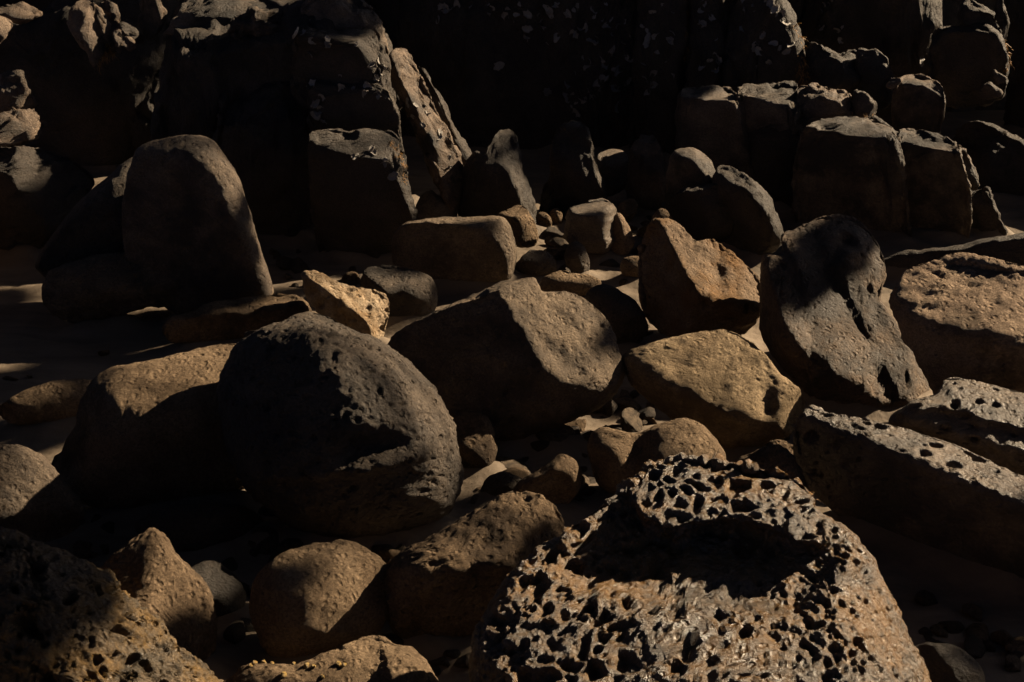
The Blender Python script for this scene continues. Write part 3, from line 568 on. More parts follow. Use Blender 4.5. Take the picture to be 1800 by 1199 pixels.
block('lower ledge block with a broad lit top in the right cliff', [(1400,260),(1425,214),(1470,206),(1530,210),(1564,221),(1577,240),(1588,310),(1598,440),(1520,455),(1415,450),(1392,340)], mat=ledge, D=7.0, T=1.0, facets=BF(1410,207,1576,30,6,45,.12), crack=(110,8,(.8,1.4,1)), pr=12, auto=1, pz=5, k=0.03)
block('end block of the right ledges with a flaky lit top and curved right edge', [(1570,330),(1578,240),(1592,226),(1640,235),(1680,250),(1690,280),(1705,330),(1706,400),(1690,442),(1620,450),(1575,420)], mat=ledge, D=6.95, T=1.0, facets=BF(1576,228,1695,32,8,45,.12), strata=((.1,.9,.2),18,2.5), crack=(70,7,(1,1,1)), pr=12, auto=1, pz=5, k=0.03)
block('flake of rock curving off the right end of the ledges', [(1676,265),(1684,252),(1702,268),(1718,300),(1722,325),(1712,336),(1698,320),(1686,292)], mat=ledge, D=6.9, T=1.0, rough=2.5)
block('narrow dark stone with a lit outline right of the end block', [(1700,400),(1706,345),(1720,330),(1738,335),(1752,370),(1772,410),(1740,430),(1708,430)], D=7.0, T=.9, facets=[(-.2,-.2,.96,.6)])
block('shaded base of the cliff under the right ledges', [(1360,380),(1380,300),(1450,260),(1560,280),(1640,340),(1660,420),(1600,445),(1480,440),(1390,420)], D=7.25, T=.5)
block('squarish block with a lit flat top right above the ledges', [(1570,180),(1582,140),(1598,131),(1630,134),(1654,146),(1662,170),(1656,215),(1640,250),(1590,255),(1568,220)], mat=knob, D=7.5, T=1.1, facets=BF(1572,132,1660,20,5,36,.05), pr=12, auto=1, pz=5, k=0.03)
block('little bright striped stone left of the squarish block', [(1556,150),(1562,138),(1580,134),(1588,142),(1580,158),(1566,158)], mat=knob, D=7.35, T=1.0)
block('rounded black rock with a thin curved rim above the thin-bedded ledge', [(1496,150),(1504,96),(1512,87),(1545,90),(1562,108),(1572,140),(1560,190),(1500,200)], D=7.7, T=0.7, facets=[(-.15,-.2,.96,.6,.06)])
block('black rock with lit bumps just right of the weedy pillar', [(1415,120),(1425,75),(1450,80),(1480,92),(1500,86),(1510,100),(1515,150),(1490,180),(1430,170)], D=7.75, T=0.6, rough=3)
block('tall dark back wall of the upper right', [(1380,200),(1400,20),(1420,-90),(1560,-110),(1640,-60),(1660,60),(1655,180),(1600,250),(1450,240)], D=8.4, name='cliff_wall', T=.5, crack=(90,14,(.7,1.6,1)), facets=[(-.1,-.2,.97,.62)], cat='cliff wall')
block('upper right outcrop with weed hanging from its right corner', [(1630,130),(1636,70),(1650,48),(1690,44),(1740,50),(1762,70),(1772,120),(1760,170),(1700,190),(1650,180)], D=7.8, T=.9, crack=(60,4,(.8,1.3,1)), facets=[(-.1,.9,.40,('x',1700,58,30),.05),(-.30,-.34,.88,('x',1700,58,30),.06)], pr=5, auto=2)
block('slanting lit slab at the top of the upper right outcrop', [(1684,30),(1696,0),(1720,8),(1745,22),(1756,42),(1762,66),(1740,70),(1700,56)], mat=ledge, D=7.75, T=.8, facets=[(.1,.85,.5,.76,.05)], strata=((.3,.9,.2),14,5))
block('dark slab standing at the very top right', [(1742,40),(1750,-20),(1764,-20),(1772,15),(1774,50),(1764,80),(1750,70)], D=7.85, T=1)
block('shadowed end of the cliff at the right edge', [(1760,250),(1770,120),(1765,-60),(1850,-120),(1990,-80),(2010,100),(1990,300),(1900,420),(1800,400),(1770,330)], D=8.6, name='cliff_wall', T=.5, crack=(110,12,(.8,1.3,1)), facets=[(-.2,-.1,.97,.62)], cat='cliff wall')
block('dark sloping rock between the end block and the right edge', [(1660,330),(1680,230),(1730,215),(1790,240),(1860,290),(1880,380),(1800,420),(1700,410)], D=7.7, T=.6, crack=(70,8,(1,1,1)))
block('pale little pyramid of sunlit stone near the right edge', [(1716,163),(1736,146),(1744,148),(1762,163),(1750,172),(1725,172)], mat=knob, D=7.5, T=1.0, name='stone', cat='stone')
block('egg-shaped stone above the pale pyramid', [(1740,140),(1744,128),(1754,126),(1766,134),(1768,142),(1756,150),(1744,148)], mat=ledge, D=7.55, T=1.0, name='stone', cat='stone')
# ---------------------------------------------------------------- the high walls of the gully round the beach
def gully(name, label, path, height, thick, mat, seed, hvar=.3, step=.09):
    """a rough rock wall following a ground path (metres), inner face towards the beach"""
    P = np.array(path, float); seg = np.hypot(*(P[1:]-P[:-1]).T); cum = np.concatenate([[0], np.cumsum(seg)])
    ns = int(cum[-1]/step)+1; ss = np.linspace(0, cum[-1], ns)
    X = np.interp(ss, cum, P[:, 0]); Y = np.interp(ss, cum, P[:, 1])
    Hh = np.interp(ss, cum, height) if hasattr(height, '__len__') else np.full(ns, height)
    Hh = Hh*(1+hvar*fbm(np.stack([ss*.55, ss*0, ss*0+seed], 1), seed, 4))
    tx, ty = np.gradient(X, ss), np.gradient(Y, ss); l = np.hypot(tx, ty); nx, ny = -ty/l, tx/l
    nu = int(max(Hh.mean(), 1)/step)+2
    prof = [(-.12, -.1)] + [(0.10*a, a) for a in np.linspace(0, 1, nu)] + [(.35, 1.03), (.7, 1.0), (1.0, .8), (1.0, -.1)]
    V = np.array([[X[i]+nx[i]*u*thick, Y[i]+ny[i]*u*thick, max(-.3, Hh[i]*v)] for (u, v) in prof for i in range(ns)])
    m = len(prof); i, j = np.meshgrid(np.arange(ns-1), np.arange(m-1)); a = (j*ns+i).ravel()
    q = np.stack([a, a+1, a+1+ns, a+ns], 1)
    caps = []
    for e in (0, ns-1):
        ring = [k*ns+e for k in range(m)]
        caps += [[ring[0], ring[k], ring[k+1]] if e else [ring[0], ring[k+1], ring[k]] for k in range(1, m-1)]
    t = np.array(caps)
    n = vnormals(V, q, t)
    Q = V*np.array([1.5, 1.5, .8])
    f1, f2, rid = worley(Q + .3*np.stack([fbm(V*1.1, seed+1, 3), fbm(V*1.1, seed+2, 3), fbm(V*1.1, seed+3, 3)], 1), seed)
    d = .20*fbm(V*.8, seed+4, 4) + .22*(rid-.5) - .05*(1-sstep(0, .08, f2-f1)) + .05*fbm(V*5, seed+5, 4)
    o = link(name, V+n*d[:, None], (q, t), mat, (float(X.mean()), float(Y.mean()), 0))
    tag(o, label, 'cliff wall', GC)
    return o
gully('cliff_wall', 'dark high rock face closing off the back of the beach', [(-4.6,8.4),(-2.6,8.9),(-1.0,9.0),(1.6,9.0),(3.3,9.1),(6.0,9.6)], [2.2,1.7,1.7,1.5,1.3,1.2], 1.2, cliffm, 301)

# unseen boulders, added round the edges as surroundings and to cut sunlit sand
def unseen_boulder(label, x, y, r, h, seed, mat):
    import bmesh
    bm = bmesh.new(); bmesh.ops.create_icosphere(bm, subdivisions=5, radius=1)
    P = np.array([v.co for v in bm.verts]); rs = np.random.RandomState(seed)
    for _ in range(10):
        n = rs.normal(size=3); n /= np.linalg.norm(n); e = P@n - rs.uniform(.6, .88); P = P - np.clip(e, 0, None)[:, None]*n*.9
    P = P*(1+.16*fbm(P*1.2, seed, 3)+.05*fbm(P*5, seed, 4))[:, None]*np.array([r, r*.9, h])
    for v, p in zip(bm.verts, P): v.co = p
    me = bpy.data.meshes.new('boulder'); bm.to_mesh(me); bm.free(); me.materials.append(mat)
    me.polygons.foreach_set('use_smooth', np.ones(len(me.polygons), dtype=bool))
    o = bpy.data.objects.new('boulder', me); COL.objects.link(o); o.location = (x, y, h*.35)
    tag(o, label, 'boulder', GB)
for k, (x, y, r_, h) in enumerate([(3.9,7.2,.9,.55),(3.7,6.1,.5,.25),(4.3,5.0,.6,.3),(3.3,3.4,.6,.35),(-2.9,4.4,.7,.5),(-3.3,5.9,.8,.6),(-2.2,3.0,.6,.45),(.1,1.5,.8,.4),(1.7,1.9,.7,.45),(-1.5,1.4,.7,.45),(4.6,4.4,1.0,.6),(4.4,5.9,.8,.5),(3.6,2.4,.9,.6),(5.2,7.6,1.1,.7)]):
    unseen_boulder('dark unseen boulder added on the rim of the beach to cut sunlit sand', x, y, r_, h, 900+k, (dark, grey, tan2)[k % 3])

# ---------------------------------------------------------------- unseen leafy helper, added to throw patches of shade over the beach
def add_shade_tree():
    ca, sa, ce, se = math.cos(SUN_AZ), math.sin(SUN_AZ), math.cos(SUN_EL), math.sin(SUN_EL)
    def place(u, v, h): return np.array([h*ca-u*sa, h*sa+u*ca, (v+h*se)/ce])
    clumps = [(5.35,-.18,8.3,.14,.17),(5.18,-.03,8.2,.12,.10),(6.25,-.13,8.5,.11,.08),(5.80,-.36,8.4,.05,.04),(6.68,-.10,8.9,.26,.17),(7.9,.05,9.2,.40,.28),(3.36,-.74,8.0,.08,.07),(4.80,-.12,8.1,.10,.065),(4.95,-.07,8.1,.07,.06),(3.71,-.67,8.0,.09,.085),(3.60,-.58,7.95,.07,.07),(5.23,-.89,8.3,.06,.05),(5.92,-.91,8.4,.06,.04),(5.77,-.72,8.4,.05,.04),(3.40,-.29,7.9,.06,.05),(5.46,-1.21,8.2,.10,.06),(2.88,-.54,7.8,.06,.05),(5.40,-.80,8.2,.08,.07),(3.17,-.10,8.0,.07,.07),(3.02,-.50,7.9,.07,.08),(4.04,-.80,8.1,.06,.07),(4.21,-1.20,8.0,.15,.11),(2.38,-1.20,7.8,.30,.20),(6.20,-1.10,8.9,.10,.14),(6.19,-1.33,8.8,.07,.07),(5.55,-.18,8.3,.06,.045),(5.36,-.41,8.3,.05,.04),(5.45,-.30,8.3,.06,.05),(6.32,-.09,8.5,.08,.06),  # leaf clumps lined up with the sun to shade chosen spots
              (4.55,.35,8.2,.5,.25),(5.0,.45,8.6,.6,.3),(3.75,.40,8.3,.4,.25),(4.3,.75,8.5,.6,.3),(5.9,.45,8.7,.5,.3),(3.15,.35,8.1,.35,.2)]
    root = bpy.data.objects.new('shade_tree', None); COL.objects.link(root); base = place(8.8, 0, 10.5); base[2] = 0; root.location = tuple(base)
    tag(root, 'leafy canopy added out of view beyond the right edge to shade the beach', 'shade_tree')
    bark = rock_mat('shade_tree_bark', (.06, .045, .03), (.14, .105, .07), rough=.9)
    leafm = rock_mat('shade_tree_leaf', (.03, .05, .015), (.06, .09, .03), rough=.6)
    V, Fc = [], []
    def tube(pts, r0, r1):
        n = 7; b0 = len(V); pts = np.array(pts)
        for k, p in enumerate(pts):
            d = pts[min(k+1, len(pts)-1)]-pts[max(k-1, 0)]; d /= np.linalg.norm(d); a = np.cross(d, [.3, .9, .2]); a /= np.linalg.norm(a); b = np.cross(d, a); r_ = r0+(r1-r0)*k/(len(pts)-1)
            for i in range(n): V.append(tuple(p+r_*(a*math.cos(6.283*i/n)+b*math.sin(6.283*i/n))))
        for k in range(len(pts)-1):
            for i in range(n): Fc.append((b0+k*n+i, b0+k*n+(i+1) % n, b0+(k+1)*n+(i+1) % n, b0+(k+1)*n+i))
    fork = place(5.4, 1.25, 9.0)
    top = place(8.3, .75, 10.2); tube([base-np.array([0, 0, .2]), base*.6+top*.4+np.array([.08, -.05, 0]), base*.25+top*.75+np.array([-.06, .06, 0]), top, top*.6+fork*.4+np.array([0, .1, .15]), fork], .24, .09)
    rs = np.random.RandomState(3); LV, LF = [], []
    for (u, v, h, ru, rv) in clumps:
        c = place(u, v, h); mid = (fork+c)/2+rs.normal(size=3)*.12+np.array([0, 0, .25]); tube([fork, (fork+mid)/2+rs.normal(size=3)*.05, mid, (mid+c)/2, c], .03, .006)
        U3 = np.array([-sa, ca, 0]); V3 = np.array([-se*ca, -se*sa, ce])
        for _ in range(int(260+5600*ru*rv)):
            q = rs.normal(size=3); q /= np.linalg.norm(q); q *= rs.uniform(0, 1)**.4
            p = c+U3*q[0]*ru+V3*q[1]*rv+SUN*q[2]*.3
            a = rs.normal(size=3); a /= np.linalg.norm(a); b = np.cross(a, rs.normal(size=3)); b /= np.linalg.norm(b); l, w_ = rs.uniform(.045, .075), rs.uniform(.016, .026); b0 = len(LV)
            nn = np.cross(a, b)*.006
            LV += [tuple(p-a*l), tuple(p+b*w_+nn), tuple(p+a*l), tuple(p-b*w_+nn)]; LF.append((b0, b0+1, b0+2, b0+3))
    t_ = link('trunk', np.array(V)-base, Fc, bark, parent=root); l_ = link('crown', np.array(LV)-base, LF, leafm, parent=root)
add_shade_tree()
# ---------------------------------------------------------------- shells, weed, snails, pebbles
from mathutils import Vector, Matrix
rnd = random.Random(4)
def simple_mat(name, c1, c2, rough, scale, spec=.4):
    m = bpy.data.materials.new(name); m.use_nodes = True; nt = m.node_tree; bs = nt.nodes['Principled BSDF']
    tc = N(nt, 'ShaderNodeTexCoord'); oi = N(nt, 'ShaderNodeObjectInfo'); ad = N(nt, 'ShaderNodeVectorMath', operation='ADD')
    nt.links.new(tc.outputs['Object'], ad.inputs[0]); nt.links.new(oi.outputs['Random'], ad.inputs[1])
    n = N(nt, 'ShaderNodeTexNoise'); n.inputs['Scale'].default_value = scale; n.inputs['Detail'].default_value = 5; nt.links.new(ad.outputs[0], n.inputs['Vector'])
    mr = N(nt, 'ShaderNodeMapRange'); mr.inputs['From Min'].default_value = .35; mr.inputs['From Max'].default_value = .65; nt.links.new(n.outputs['Fac'], mr.inputs[0])
    mx = N(nt, 'ShaderNodeMix', data_type='RGBA'); mx.inputs[6].default_value = (*c1, 1); mx.inputs[7].default_value = (*c2, 1); nt.links.new(mr.outputs[0], mx.inputs[0])
    nt.links.new(mx.outputs[2], bs.inputs['Base Color']); bs.inputs['Roughness'].default_value = rough; bs.inputs['Specular IOR Level'].default_value = spec
    b = N(nt, 'ShaderNodeBump'); b.inputs['Distance'].default_value = .004; nt.links.new(n.outputs['Fac'], b.inputs['Height']); nt.links.new(b.outputs[0], bs.inputs['Normal'])
    return m
shell_m = simple_mat('oyster_shell', (.10, .09, .08), (.36, .33, .30), .5, 60)
weed_m = simple_mat('rusty_seaweed', (.16, .075, .018), (.36, .19, .05), .55, 40)
snail_m = simple_mat('yellow_snail_shell', (.24, .15, .04), (.42, .28, .09), .4, 120)
glint_m = simple_mat('white_shell', (.45, .42, .38), (.65, .62, .57), .4, 90)

def shell_mesh(name, seed):
    r = random.Random(seed); n = 14; V = []; Fc = []
    amp = [1+.28*r.uniform(-1, 1) for _ in range(n)]; el = r.uniform(1.2, 1.7)
    prof = [(0, .10), (.45, .14), (.8, .26), (1.0, .42), (.97, .34), (.7, .10), (.3, -.06), (0, -.1)]
    rings = []
    for k, (rr, zz) in enumerate(prof):
        if rr == 0: V.append((0, 0, zz)); rings.append([len(V)-1]); continue
        ring = []
        for i in range(n):
            a = 2*math.pi*i/n; am = 1+(amp[i]-1)*rr
            V.append((rr*am*math.cos(a)*el, rr*am*math.sin(a), zz*(1+.5*(amp[i-3]-1)/.28*rr))); ring.append(len(V)-1)
        rings.append(ring)
    for a, b in zip(rings, rings[1:]):
        for i in range(n):
            i2 = (i+1) % n
            if len(a) == 1: Fc.append((a[0], b[i], b[i2]))
            elif len(b) == 1: Fc.append((a[i], b[0], a[i2]))
            else: Fc.append((a[i], b[i], b[i2], a[i2]))
    me = bpy.data.meshes.new(name); me.from_pydata(V, [], Fc)
    me.polygons.foreach_set('use_smooth', np.ones(len(me.polygons), dtype=bool)); me.materials.append(shell_m); return me
shells = [shell_mesh('oyster_shell', s) for s in range(6)]

def at_pixel(label, px, py):
    d = DATA[label]; i = int(np.argmin((d['px']-px)**2 + (d['py']-py)**2)); return d['V'][i], d['N'][i]

def stick(me, name, p, n, size, label, cat, group, spin=None, sink=.0, tilt=.35):
    o = bpy.data.objects.new(name, me); COL.objects.link(o)
    nn = Vector(tuple(n)) + Vector((rnd.uniform(-1, 1), rnd.uniform(-1, 1), rnd.uniform(-1, 1)))*tilt
    q = nn.normalized().to_track_quat('Z', 'Y') @ Matrix.Rotation(rnd.uniform(0, 6.28) if spin is None else spin, 3, 'Z').to_quaternion()
    o.rotation_mode = 'QUATERNION'; o.rotation_quaternion = q; o.location = tuple(np.array(p)+np.array(n)*sink); o.scale = (size, size, size)
    return tag(o, label, cat, group)

OY = [('dark oyster-covered cliff wall in the middle', 'grey oyster shell on the dark middle cliff wall', [(785,22,30,10,8),(862,18,8,12,4),(900,30,14,30,6),(950,30,26,30,12),(960,150,14,12,5),(1000,60,30,40,12),(1050,40,30,40,14),(1055,120,30,40,12),(1000,170,30,14,8),(935,85,12,10,4),(1090,100,30,40,10),(1045,165,30,20,8)], 3.2),
      ('cliff pillar with orange weed on its right edge above the stepped ledge', 'grey oyster shell on the pillar above the stepped ledge', [(1150,40,20,40,8),(1140,130,16,40,7),(1175,80,18,50,8),(1130,140,14,20,3)], 3.0),
      ('cliff pillar with pale shells between two weedy edges', 'pale oyster shell on the pillar between the two weedy edges', [(1232,15,6,10,3),(1233,45,6,8,2),(1255,70,14,50,8),(1262,120,10,30,4)], 3.0),
      ('widest cliff pillar ending in a shaggy orange weed corner', 'grey oyster shell on the widest cliff pillar', [(1320,25,20,20,6),(1335,75,12,30,6),(1345,115,14,12,5),(1380,65,14,40,6),(1360,20,20,20,4)], 3.0),
      ('square-topped dark block with a lit rounded top edge and oysters', 'grey oyster shell on the square-topped outcrop block', [(560,85,30,14,8),(600,95,20,12,5),(645,118,10,10,3),(655,150,14,20,5),(668,120,6,10,3)], 3.2),
      ('dark middle block of the outcrop between two oyster patches', 'grey oyster shell on the middle outcrop block', [(560,185,10,20,7),(580,205,14,10,5),(620,175,26,8,6),(655,165,14,20,4)], 3.2),
      ('large front block of the outcrop with a lit top and weedy right edge', 'dull oyster shell on the front outcrop block', [(650,290,24,20,5),(668,330,12,16,2)], 2.6),
      ('sloping narrow ridge of pinkish rock full of oyster holes', 'oyster shell in the pits of the sloping ridge', [(720,180,6,10,3),(745,190,8,16,5),(740,215,8,14,4),(765,240,8,20,3),(785,280,8,16,3)], 2.2),
      ('tall dark back wall of the upper right', 'dim oyster shell high on the upper right back wall', [(1460,16,16,14,5),(1480,60,20,30,4),(1440,50,14,20,3),(1620,110,8,10,2)], 2.6)]
for lab, slab_, clusters, size in OY:
    for (cx, cy, sx, sy, cnt) in clusters:
        for _ in range(cnt):
            p, n = at_pixel(lab, cx+rnd.gauss(0, .7)*sx, cy+rnd.gauss(0, .7)*sy)
            stick(rnd.choice(shells), 'oyster_shell', p, n, size*.0072*rnd.uniform(.35, 1.0), slab_, 'oyster', 'oysters on the cliff', tilt=.8)

def weed(label, spots, L, cnt):
    """a tuft of many curled ribbons growing from the given points"""
    V, Fc = [], []
    base = np.mean([s_[0] for s_ in spots], 0)
    for _ in range(cnt):
        p, n = rnd.choice(spots); p = np.array(p); n = np.array(n)
        ln = L*rnd.uniform(.3, .8); w = ln*rnd.uniform(.03, .07); d = n*.8+np.array([rnd.uniform(-.8, .8), rnd.uniform(-.8, .8), rnd.uniform(-.9, .5)]); d /= np.linalg.norm(d)
        pos = p + np.array([rnd.gauss(0, 1), rnd.gauss(0, 1), rnd.gauss(0, 1)])*L*.16; side = np.cross(d, [rnd.uniform(-1, 1), rnd.uniform(-1, 1), rnd.uniform(-1, 1)]); side /= np.linalg.norm(side)
        up = np.cross(side, d); st = 5; b0 = len(V)
        for k in range(st+1):
            ww = w*(1-.75*k/st)*(1+.3*rnd.uniform(-1, 1))
            V += [tuple(pos+side*ww), tuple(pos+up*ww*.7), tuple(pos-side*ww)]
            d = d + np.array([rnd.uniform(-.45, .45), rnd.uniform(-.45, .45), -.28]); d /= np.linalg.norm(d); pos = pos + d*ln/st
        for k in range(st):
            a = b0+3*k
            Fc += [(a, a+1, a+4, a+3), (a+1, a+2, a+5, a+4), (a+2, a, a+3, a+5)]
        Fc += [(b0, b0+2, b0+1), (b0+3*st, b0+3*st+1, b0+3*st+2)]
    o = link('seaweed', V, Fc, weed_m, tuple(float(x) for x in base))
    return tag(o, label, 'seaweed', 'seaweed on the cliff')
def spots(lab, pts): return [at_pixel(lab, *p) for p in pts]
weed('rust-orange seaweed down the right edge of the widest cliff pillar', spots('widest cliff pillar ending in a shaggy orange weed corner', [(1394,50),(1402,70),(1406,85),(1404,100),(1410,110),(1416,125),(1418,140),(1410,130),(1402,118),(1422,150),(1408,148)]), .07, 170)
weed('rust-orange seaweed strip between the first two cliff pillars', spots('cliff pillar with orange weed on its right edge above the stepped ledge', [(1198,5),(1203,25),(1204,45),(1206,65),(1205,85),(1203,100),(1200,60)]), .05, 120)
weed('orange seaweed on the right edge of the front outcrop block', spots('large front block of the outcrop with a lit top and weedy right edge', [(690,255),(698,268),(702,280),(706,292),(706,305),(708,315),(695,262)]), .045, 120)
weed('orange seaweed clump hanging beside the pointed sunlit wedge', spots('slim sunlit rib right of the pointed wedge', [(180,60),(186,75),(192,88),(196,92),(184,90)]) + spots('pointed sunlit wedge of pitted rock with orange weed beside it', [(180,100),(176,110),(186,95)]), .06, 130)
weed('thin orange seaweed on the corner of the upper right outcrop', spots('upper right outcrop with weed hanging from its right corner', [(1762,80),(1766,95),(1768,110),(1764,120)]), .06, 60)
weed('dry curled seaweed stuck on the crest of the honeycombed rock', spots('huge wet honeycombed rock with two lobes filling the lower right foreground', [(1426,866),(1434,872)]), .035, 22)
weed('seaweed fringe on the rough nub beside the thin-bedded ledge', spots('lone rough nub at the end of the thin-bedded ledge', [(1520,200),(1530,198)]), .03, 24)

def snail_mesh(name):
    """a periwinkle: a whorled cone wound in three turns"""
    V, Fc = [], []; nt_, ns = 44, 10
    for k in range(nt_+1):
        t = k/nt_; a = t*3*2*math.pi; R_ = .62*(1-t)**1.1; tr = .46*(1-t)**.9+.02; h = .35+1.05*t**1.0
        c = np.array([R_*math.cos(a), R_*math.sin(a), h]); e1 = np.array([math.cos(a), math.sin(a), 0])
        for i in range(ns):
            b = 2*math.pi*i/ns; V.append(tuple(c+tr*(math.cos(b)*e1+math.sin(b)*np.array([0, 0, 1])*.9)))
    for k in range(nt_):
        for i in range(ns):
            i2 = (i+1) % ns; Fc.append((k*ns+i, k*ns+i2, (k+1)*ns+i2, (k+1)*ns+i))
    Fc.append(tuple(range(ns))[::-1]); Fc.append(tuple(nt_*ns+i for i in range(ns)))
    me = bpy.data.meshes.new(name); me.from_pydata(V, [], Fc); me.polygons.foreach_set('use_smooth', np.ones(len(me.polygons), dtype=bool)); me.materials.append(snail_m); return me
sm = snail_mesh('sea_snail')
for k, (px, py) in enumerate([(440,1172),(450,1170),(463,1168),(476,1168),(517,1168),(540,1172),(551,1174),(594,1170),(604,1172),(498,1190),(566,1190)]):
    p, n = at_pixel('sunlit sandy rock slab cut by the bottom edge with snails along its top', px, py)
    stick(sm, 'sea_snail', p, n, .0085*rnd.uniform(.7, 1.15), 'small yellow-brown snail on the sandy rock slab at the bottom edge', 'sea snail', 'snails on the sandy rock slab', tilt=.7)

# pebbles and stone chips lying on the sand
def pebble_mesh(name, seed, lo=.55, hi=.85):
    import bmesh
    bm = bmesh.new(); bmesh.ops.create_icosphere(bm, subdivisions=4, radius=1)
    P = np.array([v.co for v in bm.verts]); rs = np.random.RandomState(seed)
    for _ in range(9):
        n = rs.normal(size=3); n /= np.linalg.norm(n); e = P@n - rs.uniform(lo, hi); P = P - np.clip(e, 0, None)[:, None]*n*.9
    d = .10*fbm(P*1.2, seed, 3) + .04*fbm(P*5, seed, 3); P = P*(1+d)[:, None]*np.array([1, .75, .45])
    for v, p in zip(bm.verts, P): v.co = p
    me = bpy.data.meshes.new(name); bm.to_mesh(me); bm.free()
    me.polygons.foreach_set('use_smooth', np.ones(len(me.polygons), dtype=bool)); return me
pm = []
for i in range(6):
    me = pebble_mesh('pebble', 70+i); me.materials.append((dark, tan2, grey)[i % 3]); pm.append(me)
PB = [(850,838,11),(880,860,14),(905,868,9),(930,812,10),(955,905,13),(870,900,10),(1005,800,8),(1030,905,10),(845,905,9),(890,815,7),(1035,765,9),(1060,735,7),(985,810,9),(820,885,9),(1000,870,10),(655,955,10),(668,962,8),(645,965,6),(700,1155,10),(735,1150,12),(715,1140,8),(760,1165,14),(800,1160,16),(770,1150,9),(420,1110,9),(405,1130,12),(395,1150,8),(430,1090,7),(240,965,8),(150,970,9),(120,975,7),(210,955,10),(1105,480,6),(1120,520,7),(1090,500,5),(1325,600,9),(1318,612,7),(1140,480,6),(960,440,6),(985,420,7),(930,412,6),(1110,415,6),(60,640,6),(130,630,5),(480,480,8),(505,500,6),(690,455,7),(1640,1195,14),(1690,1180,10),(1730,1165,12)]
for px, py, sz in PB:
    g = ground(px, py); s_ = np.linalg.norm(g-CAM)/F
    o = bpy.data.objects.new('pebble', rnd.choice(pm)); COL.objects.link(o)
    o.location = (float(g[0]), float(g[1]), .0); o.rotation_euler = (rnd.uniform(-.3, .3), rnd.uniform(-.3, .3), rnd.uniform(0, 6.28)); r_ = sz*s_*rnd.uniform(.8, 1.2); o.scale = (r_, r_, r_)
    tag(o, 'small loose pebble lying on the sand between the boulders', 'pebble', 'pebbles on the sand')

rubble_meshes = []
for i in range(8):
    me = pebble_mesh('stone', 170+i, .35, .7); me.materials.append((dark, grey, tan2, dark)[i % 4]); rubble_meshes.append(me)
ZONES = [((790,1210),(365,425),30,(14,36)),((1180,1400),(415,440),8,(10,24)),((820,1045),(745,905),44,(12,34)),((830,1040),(780,900),16,(34,60)),((400,700),(905,1000),14,(28,56)),((930,1130),(420,490),10,(22,40)),((690,850),(1110,1180),8,(26,46)),((480,680),(460,540),6,(24,44)),((1030,1130),(700,770),6,(20,40)),((385,470),(940,1150),22,(12,34)),((1285,1420),(770,870),16,(12,28)),((1030,1150),(690,765),16,(8,20)),((1085,1135),(480,600),8,(8,20)),((680,850),(1120,1195),18,(12,28)),
         ((1600,1790),(1060,1190),18,(14,36)),((930,1130),(395,480),34,(8,20)),((720,960),(370,400),14,(6,14)),((480,660),(440,520),10,(8,18)),((110,330),(890,990),12,(10,26)),((640,700),(930,1000),10,(8,20)),((1120,1400),(395,450),6,(6,14)),((1550,1650),(690,740),6,(10,20)),((0,280),(560,680),4,(6,16)),((520,720),(575,640),6,(10,20)),((830,1060),(880,960),12,(10,26)),((430,700),(900,960),14,(10,30))]
for (xa, xb), (ya, yb), cnt, (sa, sb) in ZONES:
    for _ in range(cnt):
        g = ground(rnd.uniform(xa, xb), rnd.uniform(ya, yb)); s_ = np.linalg.norm(g-CAM)/F
        o = bpy.data.objects.new('stone', rnd.choice(rubble_meshes)); COL.objects.link(o)
        r_ = rnd.uniform(sa, sb)*s_; o.location = (float(g[0]), float(g[1]), .02); o.rotation_euler = (rnd.uniform(-.6, .6), rnd.uniform(-.6, .6), rnd.uniform(0, 6.28)); o.scale = (r_, r_*rnd.uniform(.8, 1.1), r_*rnd.uniform(.9, 1.5))
        tag(o, 'small loose stone among the rubble in the gaps between boulders', 'stone', 'rubble stones in the gaps')
